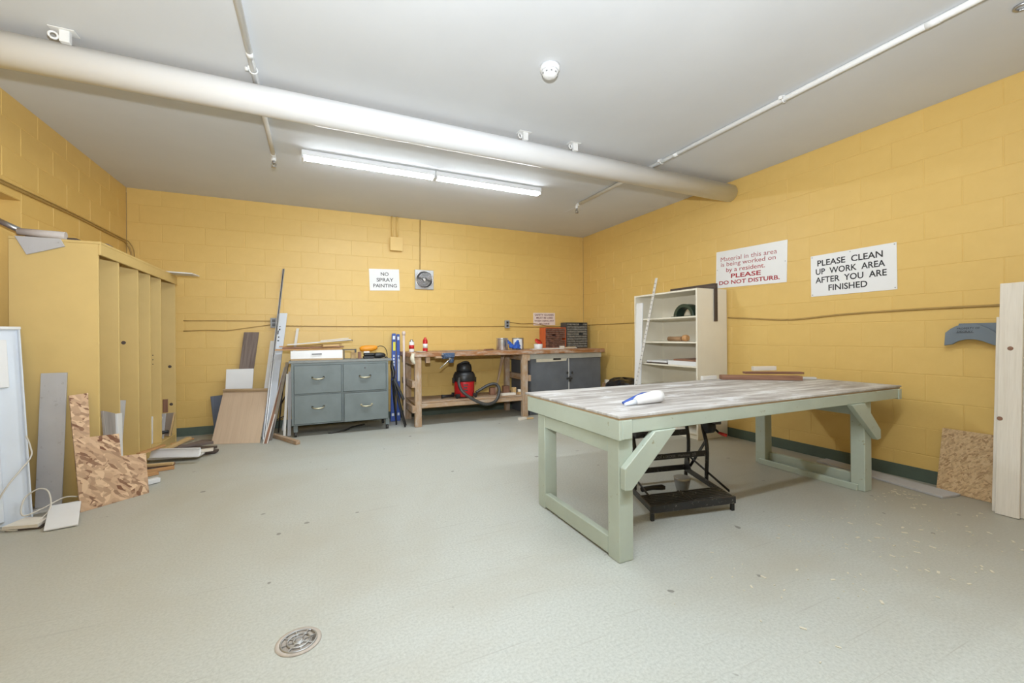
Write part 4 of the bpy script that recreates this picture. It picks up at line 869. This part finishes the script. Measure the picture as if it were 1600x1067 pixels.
MB().cyl((0.53, CY - 0.004, 0.482), (0.53, CY - 0.0002, 0.482), 0.008, seg=10).build('latch', STEEL, t)
for x in (-0.245, 0.765):
    for y in (CY + 0.005, CBY - 0.055):
        box((x, y, 0.055), (x + 0.045, y + 0.045, 0.1345)).build('leg', CABG, t, bevel=0.003)
        MB().cyl((x + 0.008, y + 0.02, 0.0285), (x + 0.036, y + 0.02, 0.0285), 0.0275, seg=16).build('caster', DARKM, t)
MB().tube([(0.12, 5.40, 0.012), (0.30, 5.46, 0.014), (0.40, 5.60, 0.02), (0.55, 5.70, 0.02)], 0.010, 8, 3).build('black_bar', DARKM, label='bent black metal bar on the floor under the cabinet', cat='bar')
# on the cabinet
t = thing('loose_drawer', 'white drawer with dark pull lying on top of the cabinet', 'drawer', (0.0, 5.6, 0.869))
MB().box((-0.272, 5.445, 0.888), (0.283, 5.460, 0.985)).build('drawer_face', WHITE, t, bevel=0.002)
for x in (-0.25, 0.25): MB().box((x, 5.4605, 0.890), (x + 0.012, 5.86, 0.968)).build('drawer_side', WHTW, t)
MB().box((-0.237, 5.848, 0.890), (0.249, 5.86, 0.968)).build('drawer_back', WHTW, t)
MB().box((-0.237, 5.461, 0.890), (0.249, 5.847, 0.896)).build('drawer_bottom', PLY, t)
m = MB(); m.box((-0.05, 5.428, 0.936), (0.055, 5.434, 0.946)); m.box((-0.05, 5.433, 0.937), (-0.043, 5.4448, 0.945)); m.box((0.048, 5.433, 0.937), (0.055, 5.4448, 0.945)); m.build('pull', DARKM, t)
MB().box((-0.27, 5.43, 0.8685), (0.285, 5.87, 0.8875)).build('plank', PLYE, label='brown plywood board under the white drawer', cat='board', bevel=0.002)
def pile(label, p0, p1, w, h, mat): MB().bar(p0, p1, w, h).build('board', mat, label=label, cat='board', group='boards piled on the loose drawer', bevel=0.002)
pile('orange-edged plywood sheet lowest on the white drawer', (-0.43, 5.56, 0.996), (0.27, 5.58, 0.996), 0.26, 0.014, OPINE)
pile('brown board second in the pile on the white drawer', (-0.36, 5.60, 1.014), (0.30, 5.62, 1.020), 0.20, 0.016, BROWNW)
pile('short pine offcut in the middle of the pile', (0.06, 5.50, 1.036), (0.24, 5.56, 1.040), 0.07, 0.024, YPINE)
pile('orange veneer strip slanting in the pile', (-0.40, 5.66, 1.030), (0.28, 5.70, 1.052), 0.12, 0.010, OPINE)
pile('long pale board topmost of the pile', (-0.31, 5.56, 1.052), (0.38, 5.60, 1.106), 0.16, 0.012, WHTW)
pile('white strip crossing the top of the pile', (0.05, 5.68, 1.094), (0.36, 5.60, 1.124), 0.05, 0.008, WHITE)
pile('thin dark stick ending right of the pile', (0.02, 5.72, 1.078), (0.42, 5.70, 1.098), 0.03, 0.010, GREYW)
m = MB(); m.box((0.288, 5.58, 0.975), (0.445, 5.60, 0.988)); m.box((0.43, 5.575, 0.945), (0.45, 5.605, 0.990)); m.box((0.30, 5.58, 0.8685), (0.312, 5.60, 0.976)); m.build('bar_clamp', DARKM, label='dark bar clamp between the drawer and the orange sander', cat='clamp')
MB().box((0.39, 5.63, 0.8685), (0.455, 5.69, 0.955)).build('wood_block', YPINE, label='yellow wood block standing by the bar clamp', cat='wood block', bevel=0.002)
MB().box((0.462, 5.50, 0.8685), (0.50, 5.55, 0.955)).build('wood_block', BROWNW, label='upright brown block left of the orange sander', cat='wood block', bevel=0.002)
t = thing('electric_sander', 'orange and black electric sander on top of the cabinet', 'power tool', (0.62, 5.55, 0.869))
MB().box((0.525, 5.49, 0.8695), (0.655, 5.60, 0.900)).build('sanding_pad', BLACK, t, bevel=0.006)
MB().box((0.53, 5.50, 0.9005), (0.66, 5.59, 0.938)).build('skirt', BLACK, t, bevel=0.010)
MB().lathe([(0.028, 0), (0.036, 0.02), (0.036, 0.08), (0.028, 0.12), (0.012, 0.14)], (0.655, 5.545, 0.905), 14, (1, 0, 0.0)).build('motor', BLACK, t)
MB().tube([(0.485, 5.545, 0.985), (0.505, 5.545, 0.990), (0.56, 5.545, 0.993), (0.62, 5.545, 0.993), (0.67, 5.545, 1.000), (0.695, 5.545, 1.006)], [0.018, 0.034, 0.040, 0.040, 0.030, 0.016], 14).build('grip_body', ORANGE, t)
MB().box((0.53, 5.51, 0.938), (0.60, 5.58, 0.958)).build('collar', WHITE, t, bevel=0.004)
MB().tube([(0.69, 5.545, 1.004), (0.73, 5.55, 1.022), (0.79, 5.56, 1.0), (0.82, 5.58, 0.93), (0.815, 5.58, 0.880), (0.79, 5.50, 0.876), (0.75, 5.47, 0.90), (0.81, 5.45, 0.88)], 0.0045, 6, 4).build('power_cord', BLACK, t)
# folded black stand, blue packages and rods between cabinet and bench
t = thing('folded_stand', 'folded black tubular stand beside the grey cabinet', 'stand', (0.95, 5.45, 0))
for k, (a, b) in enumerate((((0.868, 5.42, 0.62), (1.000, 5.36, 0.006)), ((0.885, 5.46, 0.60), (1.030, 5.46, 0.006)), ((0.895, 5.52, 0.60), (0.925, 5.55, 0.006)), ((0.875, 5.54, 0.58), (0.935, 5.60, 0.006)))):
    MB().tube([a, ((a[0] + b[0]) / 2 - 0.005, (a[1] + b[1]) / 2, 0.31), b], 0.010, 8, 3).build('leg', BLACK, t)
MB().slab([(0.862, 5.40, 0.60), (0.975, 5.38, 0.34), (1.005, 5.38, 0.35), (0.89, 5.40, 0.63)], 0.03).build('folded_seat', BLACK, t, bevel=0.006)
MB().tube([(0.862, 5.45, 0.84), (0.858, 5.44, 0.76), (0.875, 5.43, 0.69), (0.862, 5.42, 0.62)], [0.012, 0.022, 0.024, 0.016], 8, 3).build('strap_bundle', BLACK, t)
def package(label, x0, x1, yb_, yt, zt_, labcol, f0, f1):
    t = thing('blue_package', label, 'package', ((x0[0] + x1[0]) / 2, yb_, 0), 'long blue packages')
    a, b, c_, d_ = V(x0[0], yb_, 0.003), V(x1[0], yb_, 0.003), V(x1[1], yt, zt_), V(x0[1], yt, zt_)
    MB().slab([a, b, c_, d_], 0.035).build('carton', BLUE, t, bevel=0.004)
    def patch(g0, g1, h0, h1, mt, nm):
        P = [a.lerp(d_, g0).lerp(b.lerp(c_, g0), h0), a.lerp(d_, g0).lerp(b.lerp(c_, g0), h1), a.lerp(d_, g1).lerp(b.lerp(c_, g1), h1), a.lerp(d_, g1).lerp(b.lerp(c_, g1), h0)]
        MB().slab([p + V(0, -0.0012, 0) for p in P], 0.0008).build(nm, mt, t)
    patch(f0, f1, 0.3, 0.9, labcol, 'label_patch'); patch(0.93, 0.97, 0.2, 0.8, WHITEC, 'label_patch')
    for k in range(4): patch(0.62 + 0.035 * k, 0.645 + 0.035 * k, 0.35, 0.7, WHITEC, 'print_letter')
    patch(0.06, 0.09, 0.2, 0.7, WHITEC, 'print_letter')
package('blue package with yellow label leaning beside the black stand', (0.892, 0.948), (0.955, 1.0), 5.80, 5.98, 1.185, YELL, 0.80, 0.90)
package('blue package with white lower label next to the first', (0.975, 1.012), (1.025, 1.055), 5.82, 5.99, 1.175, WHITEC, 0.45, 0.70)
t = thing('paint_pole', 'pinkish white pole with round end standing by the bench', 'pole', (1.03, 5.55, 0))
MB().cyl((1.030, 5.55, 0.004), (1.036, 5.60, 1.17), 0.014, seg=12).build('pole', PINKW, t)
MB().lathe([(0.012, 0), (0.022, 0.01), (0.024, 0.04), (0.014, 0.055)], (1.036, 5.60, 1.155), 14).build('end_knob', PINKW, t)

# ------------------------------------------------------------------ timber workbench
t = thing('timber_workbench', 'rough timber workbench with lower shelf against back wall', 'workbench', (2.5, 5.65, 0))
BTZ = 0.935
MB().slab([(1.055, 5.265, BTZ), (4.03, 5.285, BTZ), (4.03, 6.02, BTZ), (1.055, 6.02, BTZ)], 0.058).build('bench_top', BENCHTOP, t, bevel=0.006)
zb = BTZ - 0.0585
for x in (1.112, 2.612):
    box((x, 5.285, 0.0005), (x + 0.082, 5.35, zb)).build('leg', BENCHW, t, bevel=0.003)
    box((x, 5.88, 0.0005), (x + 0.075, 5.945, zb)).build('leg', BENCHW, t, bevel=0.003)
for x in (1.0735, 2.6945):
    for z in (0.50, 0.185): box((x, 5.262, z), (x + 0.038, 5.96, z + 0.085)).build('side_rail', BENCHW, t, bevel=0.003)
    box((x, 5.285, zb - 0.09), (x + 0.038, 5.95, zb - 0.001)).build('side_rail', BENCHW, t, bevel=0.003)
box((1.195, 5.30, 0.232), (2.611, 5.335, 0.285)).build('shelf_rail', BENCHW, t, bevel=0.003)
for k in range(4):
    y0 = 5.336 + k * 0.136; box((1.1125, y0, 0.287), (2.69, y0 + 0.132, 0.305)).build('shelf_plank', BENCHW, t, bevel=0.002)
box((1.255, 5.30, 0.80), (1.31, 5.36, zb - 0.0005)).build('stop_block', BENCHW, t, bevel=0.004)
# base cabinet under the bench's right half
t = thing('base_cabinet', 'slate grey two-door cabinet under the right end of the bench', 'cabinet', (3.38, 5.65, 0))
box((2.768, 5.372, 0.0005), (3.998, 6.0, 0.80)).build('carcass', CAB2, t, bevel=0.003)
box((2.765, 5.345, 0.8005), (4.005, 6.0, zb - 0.0005)).build('apron', paint('pale_grey_wood', (0.48, 0.47, 0.41), 0.6, 0.1, 6), t, bevel=0.003)
d1 = box((2.775, 5.352, 0.03), (3.408, 5.3715, 0.797)).build('door', CAB2, t, bevel=0.003)
d2 = box((3.424, 5.352, 0.03), (3.995, 5.3715, 0.797)).build('door', CAB2, t, bevel=0.003)
box((3.4085, 5.356, 0.03), (3.4235, 5.3715, 0.797)).build('door_gap_strip', WHTW, t)
for x, d in ((3.375, d1), (3.458, d2)):
    MB().lathe([(0.008, 0), (0.008, 0.012), (0.018, 0.018), (0.018, 0.026), (0.008, 0.03)], (x, 5.3515, 0.585), 12, (0, -1, 0)).build('knob', DARKM, d)
m = MB(); m.box((3.375, 5.340, 0.485), (3.47, 5.3515, 0.51)); m.ring((3.425, 5.338, 0.505), (0, 1, 0), 0.022, 0.005, 14); m.box((3.405, 5.328, 0.452), (3.44, 5.345, 0.49)); m.build('hasp_lock', DARKM, d1)
n1 = MB().slab([(2.868, 5.350, 0.755), (3.37, 5.350, 0.762), (3.385, 5.350, 0.805), (2.862, 5.350, 0.822)], 0.0015); n1.build('paper_note', PAPER, d1, label='torn strip of paper')
MB().box((3.145, 5.345, 0.782), (3.275, 5.3482, 0.806)).build('black_tape', BLACK, d1)
# vise
t = thing('bench_vise', 'small blue bench vise clamped to the workbench edge', 'vise', (1.53, 5.2, 0.80))
MB().box((1.44, 5.215, 0.850), (1.60, 5.262, 0.925)).build('fixed_jaw', BLUEV, t, bevel=0.008)
MB().box((1.45, 5.150, 0.865), (1.59, 5.195, 0.930)).build('moving_jaw', BLUEV, t, bevel=0.010)
MB().lathe([(0.028, 0), (0.034, 0.02), (0.034, 0.05), (0.02, 0.07)], (1.555, 5.20, 0.80), 14).build('swivel', BLUEV, t)
MB().cyl((1.52, 5.262, 0.870), (1.52, 5.12, 0.855), 0.011, seg=12).build('screw', STEEL, t)
MB().cyl((1.535, 5.118, 0.862), (1.385, 5.118, 0.742), 0.006, seg=10).build('handle_bar', STEEL, t)
MB().box((1.43, 5.194, 0.898), (1.61, 5.2148, 0.930)).build('jaw_plate', STEEL, t, bevel=0.002)
MB().box((1.36, 5.20, 0.862), (1.435, 5.262, 0.884)).build('clamp_block', BENCHW, label='small wooden packing piece left of the vise', cat='wood block', bevel=0.002)
# cans and containers
def can(label, c, r, h, mats, name='spray_can', cat='spray can'):
    t = thing(name, label, cat, c); x, y, z = c; z += 0.0008
    MB().lathe([(r * 0.96, 0), (r, 0.006), (r, h * 0.78), (r * 0.96, h * 0.80)], (x, y, z), 18).build('can_body', mats[0], t)
    MB().lathe([(r * 1.004, h * 0.25), (r * 1.004, h * 0.55)], (x, y, z), 18).build('label_band', mats[1], t)
    MB().lathe([(r * 0.9, h * 0.80), (r * 0.8, h * 0.86), (r * 0.5, h * 0.92), (r * 0.45, h)], (x, y, z), 18).build('cap', mats[2], t)
can('tall red and white spray can on the workbench', (1.318, 5.60, BTZ), 0.032, 0.190, (REDP, WHITE, REDB))
can('white and red spray can at the left end of the workbench', (1.137, 5.60, BTZ), 0.034, 0.165, (WHITE, REDP, METAL))
m = MB(); m.lathe([(0.03, 0), (0.06, 0.004), (0.075, 0.012), (0.07, 0.012), (0.055, 0.006), (0.01, 0.004)], (1.22, 5.42, BTZ + 0.0008), 20); m.build('paper_plate', PAPER, label='small pale dish on the left end of the workbench', cat='dish')
m = MB(); m.tube([(1.085, 5.240, 0.925), (1.07, 5.232, 0.86), (1.10, 5.235, 0.80)], [0.02, 0.028, 0.012], 8, 3); m.build('rag', PAPER, label='pale rag hanging off the left front corner of the bench', cat='rag')
def tin(label, c, r, h, mats):
    t = thing('paint_can', label, 'paint can', c); x, y, z = c; z += 0.0008
    prof = [(r, 0), (r * 1.02, 0.004)]
    for k in range(1, 9): prof += [(r, h * k / 9 - 0.004), (r * 1.015, h * k / 9)]
    prof += [(r, h - 0.008), (r * 1.03, h - 0.004), (r * 1.03, h)]
    MB().lathe(prof, (x, y, z), 24).build('tin', mats[0], t)
    MB().lathe([(r * 0.9, 0), (r * 0.9, 0.003), (r * 0.3, 0.003)], (x, y, z + h - 0.002), 24).build('lid', METAL, t)
    if mats[1]: 
        m = MB(); vs = []; n = 9
        for k in range(n):
            a = math.radians(200 + 90 * k / (n - 1)); vs += [(x + r * 1.035 * math.cos(a), y + r * 1.035 * math.sin(a), z + h * 0.08), (x + r * 1.035 * math.cos(a), y + r * 1.035 * math.sin(a), z + h * 0.92)]
        m.add(vs, [(2 * k, 2 * k + 2, 2 * k + 3, 2 * k + 1) for k in range(n - 1)], True); m.build('label', mats[1], t)
tin('ribbed silver paint can left of the blue cloth', (2.44, 5.60, BTZ), 0.085, 0.172, (STEEL, None))
tin('paint can with white label right of the blue cloth', (2.70, 5.62, BTZ), 0.085, 0.172, (METAL, WHITE))
m = MB(); random.seed(5); vs = []; nu, nv = 14, 8
for j in range(nv + 1):
    for i in range(nu + 1):
        u, v = i / nu, j / nv
        vs.append((2.475 + 0.17 * u, 5.41 - 0.02 * math.sin(u * 3.1) + random.uniform(-0.02, 0.02) + 0.06 * v, BTZ + 0.022 + 0.120 * v * (0.72 + 0.28 * math.cos(u * 7)) + random.uniform(0, 0.008)))
m.add(vs, [(j * (nu + 1) + i, j * (nu + 1) + i + 1, (j + 1) * (nu + 1) + i + 1, (j + 1) * (nu + 1) + i) for j in range(nv) for i in range(nu)], True)
bc = m.build('blue_cloth', BLUEC, label='crumpled blue cloth in front of the paint cans', cat='cloth'); md = bc.modifiers.new('s', 'SOLIDIFY'); md.thickness = 0.02; md.offset = 1
t = thing('white_tub', 'small white tub with open red lid on the bench', 'tub', (3.035, 5.60, BTZ))
MB().lathe([(0.058, 0), (0.064, 0.01), (0.066, 0.075), (0.062, 0.078), (0.055, 0.02)], (3.035, 5.60, BTZ + 0.0008), 20).build('tub_body', WHITE, t)
MB().lathe([(0.062, 0), (0.066, 0.006), (0.066, 0.012), (0.01, 0.012)], (3.05, 5.63, BTZ + 0.105), 20, (0.25, -0.55, 0.6)).build('tub_lid', REDB, t, label='tilted red lid')
def organizer(name, label, x0, x1, z1, cols, rows, shell, face):
    t = thing(name, label, 'drawer cabinet', ((x0 + x1) / 2, 5.85, BTZ)); z0 = BTZ + 0.001; y0, y1 = 5.80, 5.98; w = 0.012
    for q in ((x0, x0 + w), (x1 - w, x1)): box((q[0], y0, z0), (q[1], y1, z1)).build('side', shell, t, bevel=0.001)
    box((x0 + w + 0.0005, y0, z1 - w), (x1 - w - 0.0005, y1, z1)).build('top', shell, t, bevel=0.001)
    box((x0 + w + 0.0005, y0, z0), (x1 - w - 0.0005, y1, z0 + w)).build('bottom', shell, t, bevel=0.001)
    box((x0 + w + 0.0005, y1 - 0.01, z0 + w), (x1 - w - 0.0005, y1, z1 - w)).build('back', shell, t)
    cw = (x1 - x0 - 2 * w) / cols; ch = (z1 - z0 - 2 * w) / rows
    for r in range(rows):
        for c in range(cols):
            if random.random() < 0.04: continue
            a = x0 + w + c * cw; b = z0 + w + r * ch; o = random.uniform(0, 0.008)
            d = box((a + 0.002, y0 + 0.002 - o, b + 0.002), (a + cw - 0.002, y0 + 0.15, b + ch - 0.006)).build('small_drawer', face, t)
            d2_ = box((a + cw * 0.3, y0 - 0.008 - o, b + 0.004), (a + cw * 0.7, y0 + 0.0018 - o, b + 0.009)).build('drawer_pull', face, d)
random.seed(3)
organizer('parts_cabinet', 'orange metal cabinet of small clear drawers on the bench', 3.265, 3.652, 1.268, 6, 10, ORCAB, SMOKE)
organizer('parts_cabinet', 'charcoal cabinet of small drawers at the far end of bench', 3.662, 4.068, 1.352, 5, 10, DKCAB, SMOKEG)
def flat(label, p0, p1, w, h, mat): MB().bar(p0, p1, w, h).build('wood_piece', mat, label=label, cat='wood piece', group='wood pieces on the bench top', bevel=0.001)
flat('long thin strip in front of the orange drawer cabinet', (3.05, 5.66, BTZ + 0.007), (3.78, 5.70, BTZ + 0.007), 0.04, 0.012, PINE)
flat('pale flat board in front of the white tub', (2.84, 5.46, BTZ + 0.006), (3.36, 5.44, BTZ + 0.006), 0.10, 0.010, WHTW)
flat('short stick lying left of the silver paint can', (2.12, 5.48, BTZ + 0.012), (2.30, 5.62, BTZ + 0.012), 0.03, 0.022, BROWNW)
flat('thin sheet of paper at the middle of the bench top', (1.55, 5.55, BTZ + 0.004), (2.0, 5.60, BTZ + 0.004), 0.25, 0.004, WEATH)
flat('small pale block before the orange drawer cabinet', (3.50, 5.745, BTZ + 0.021), (3.58, 5.745, BTZ + 0.021), 0.03, 0.040, PINE)
flat('pale offcut against the front of the charcoal cabinet', (3.62, 5.765, BTZ + 0.012), (3.80, 5.765, BTZ + 0.012), 0.03, 0.022, YPINE)
# vacuum on the bench shelf
SZ = 0.3065; vc = V(1.826, 5.50, SZ)
t = thing('shop_vacuum', 'red and black shop vacuum with hose on the bench shelf', 'vacuum', vc)
MB().lathe([(0.128, 0.02), (0.134, 0.03), (0.140, 0.20), (0.143, 0.225)], vc, 28).build('drum', REDP, t)
MB().lathe([(0.147, 0.222), (0.152, 0.235), (0.152, 0.275), (0.145, 0.31), (0.125, 0.345), (0.105, 0.35)], vc, 28).build('motor_head', BLACK, t)
MB().lathe([(0.105, 0.345), (0.105, 0.40), (0.095, 0.445), (0.07, 0.465), (0.02, 0.468)], vc, 24).build('motor_cap', BLACK, t)
MB().tube([vc + V(-0.07, -0.02, 0.44), vc + V(-0.04, -0.06, 0.478), vc + V(0.03, -0.07, 0.482), vc + V(0.07, -0.02, 0.44)], 0.013, 8, 4).build('carry_handle', BLACK, t)
for sx in (-1, 1): MB().box(vc + V(sx * 0.155 - 0.012, -0.03, 0.20), vc + V(sx * 0.155 + 0.012, 0.02, 0.27)).build('latch', BLACK, t, bevel=0.004)
for dx, dy in ((-0.12, -0.09), (0.12, -0.09), (-0.12, 0.09), (0.12, 0.09)):
    m = MB(); m.box(vc + V(dx - 0.03, dy - 0.022, 0.02), vc + V(dx + 0.03, dy + 0.022, 0.06)); m.build('foot', BLACK, t, bevel=0.006)
    MB().cyl(vc + V(dx + (0.012 if dx > 0 else -0.012), dy - 0.012, 0.0185), vc + V(dx + (0.012 if dx > 0 else -0.012), dy + 0.012, 0.0185), 0.018, seg=12).build('caster', BLACK, t)
for k, (w0, zz) in enumerate(((0.10, 0.172), (0.08, 0.135), (0.09, 0.10))):
    vs = []
    for j in range(7):
        a = math.radians(248 + w0 * 260 * j / 6); vs += [vc + V(0.1415 * math.cos(a), 0.1415 * math.sin(a), zz), vc + V(0.1415 * math.cos(a), 0.1415 * math.sin(a), zz + 0.016)]
    MB().add(vs, [(2 * j, 2 * j + 2, 2 * j + 3, 2 * j + 1) for j in range(6)], True).build('print_band', DARKM, t)
hp = [vc + V(-0.10, -0.10, 0.27), vc + V(-0.125, -0.16, 0.20), vc + V(-0.08, -0.22, 0.09), V(1.92, 5.235, 0.275), V(2.05, 5.215, 0.235), V(2.17, 5.23, 0.26), V(2.24, 5.27, 0.34), V(2.27, 5.33, 0.43), V(2.235, 5.40, 0.475), V(2.15, 5.44, 0.455), V(2.05, 5.46, 0.40), V(1.985, 5.46, 0.365)]
MB().tube(hp, 0.0205, 10, 6).build('hose', paint('hose_grey', (0.05, 0.048, 0.045), 0.4, 0.2, 15), t)
m = MB(); m.tube([(1.50, 5.47, SZ + 0.032), (1.55, 5.47, SZ + 0.032), (1.66, 5.47, SZ + 0.032)], [0.026, 0.018, 0.018], 10); m.build('vacuum_nozzle', BLACK, label='black vacuum nozzle lying left of the vacuum', cat='nozzle')
# other things on the bench shelf
m = MB(); m.bar((2.33, 5.62, SZ + 0.002 + 0.01), (2.515, 5.70, 0.872), 0.022, 0.012, (0, -1, 0)); m.build('lath', BENCHW, label='slanting lath propped from bench shelf to bench top', cat='lath')
m = MB(); m.bar((2.36, 5.66, SZ + 0.012), (2.50, 5.74, 0.87), 0.022, 0.012, (0, -1, 0)); m.build('lath', BENCHW, label='second lath crossing behind the slanting lath', cat='lath')
def blk(label, lo, hi, mat): MB().box(lo, hi).build('wood_block', mat, label=label, cat='wood block', group='offcuts on the bench shelf', bevel=0.002)
blk('dark brown block behind the vacuum hose loop', (2.22, 5.52, SZ), (2.30, 5.58, SZ + 0.10), BROWNW)
blk('tall dark block at right end of bench shelf', (2.44, 5.55, SZ), (2.53, 5.62, SZ + 0.11), BROWNW)
blk('pale wide offcut lying at the front of bench shelf', (2.33, 5.37, SZ), (2.545, 5.43, SZ + 0.030), PINE)
blk('upright pale block right of the tall dark block', (2.545, 5.47, SZ), (2.60, 5.53, SZ + 0.09), YPINE)
blk('yellowish flat block by the front right bench leg', (2.60, 5.36, SZ), (2.68, 5.44, SZ + 0.035), YPINE)
MB().bar((2.60, 5.42, SZ + 0.052), (2.68, 5.40, SZ + 0.052), 0.05, 0.03).build('wood_block', PINE, label='pale block stacked on the yellowish flat block', cat='wood block', group='offcuts on the bench shelf', bevel=0.002)
MB().bar((2.46, 5.10, 0.018), (2.58, 5.13, 0.018), 0.05, 0.033).build('wood_block', PINE, label='pale block on the floor by the front right bench leg', cat='wood block', bevel=0.003)
MB().bar((2.585, 5.12, 0.012), (2.68, 5.10, 0.012), 0.03, 0.021).build('wood_block', YPINE, label='small offcut on the floor beside the pale floor block', cat='wood block', bevel=0.003)
# scraps by the corner, next to the rubbish bag
MB().bar((4.02, 5.22, 0.43), (4.06, 5.30, 0.43), 0.05, 0.05).build('wood_block', PINE, label='pale block on the box in the far corner', cat='wood block')
MB().box((4.0, 5.14, 0.0005), (4.10, 5.33, 0.404)).build('carton', CARD, label='brown carton between base cabinet and rubbish bag', cat='box', bevel=0.003)

# ------------------------------------------------------------------ floor drain
t = thing('floor_drain', 'round worn metal drain grate set in the floor', 'drain', (-0.068, 1.752, 0))
dc = V(-0.068, 1.752, 0)
MB().lathe([(0.078, 0.0), (0.078, 0.0025), (0.064, 0.0035), (0.062, 0.0005)], dc + V(0, 0, 0.0003), 32).build('drain_rim', paint('drain_rim_tan', (0.50, 0.44, 0.38), 0.6, 0.15, 30), t)
MB().lathe([(0.061, 0.0003), (0.061, 0.0008), (0.001, 0.0008)], dc, 28).build('drain_pit', BLACK, t)
MB().ring(dc + V(0, 0, 0.003), (0, 0, 1), 0.060, 0.004, 28).build('grate_ring', METAL, t)
for R in (0.018, 0.038): MB().ring(dc + V(0, 0, 0.003), (0, 0, 1), R, 0.004, 22).build('grate_ring', METAL, t)
for k in range(8):
    a = k * math.pi / 4 + 0.2; MB().bar(dc + V(0.018 * math.cos(a), 0.018 * math.sin(a), 0.003), dc + V(0.060 * math.cos(a), 0.060 * math.sin(a), 0.003), 0.006, 0.005).build('grate_spoke', METAL, t)
MB().lathe([(0.016, 0.001), (0.016, 0.006), (0.010, 0.007)], dc, 16).build('grate_hub', METAL, t)

# sawdust and splinters trodden over the floor near the table and along the right wall
random.seed(21); m = MB()
for k in range(420):
    if k % 3 == 0: x, y = random.gauss(3.72, 0.14), random.gauss(1.60, 0.20)
    elif k % 3 == 1: x, y = random.gauss(2.55, 0.55), random.gauss(1.25, 0.35)
    else: x, y = random.uniform(2.4, 4.0), random.uniform(0.6, 1.75)
    if x > 3.80 or x < 1.2 or y < 0.85 or y > 1.60: continue
    a = random.uniform(0, math.pi); l = random.choice((0.003, 0.004, 0.006, 0.011)) * random.uniform(0.7, 1.3)
    d = V(math.cos(a), math.sin(a), 0) * l; q = V(x, y, 0.0018); m.bar(q - d, q + d, l * 0.8, 0.002)
m.build('sawdust', YPINE if False else PAPER, label='pale sawdust and splinters scattered on the floor by the work table', cat='sawdust', kind='stuff')
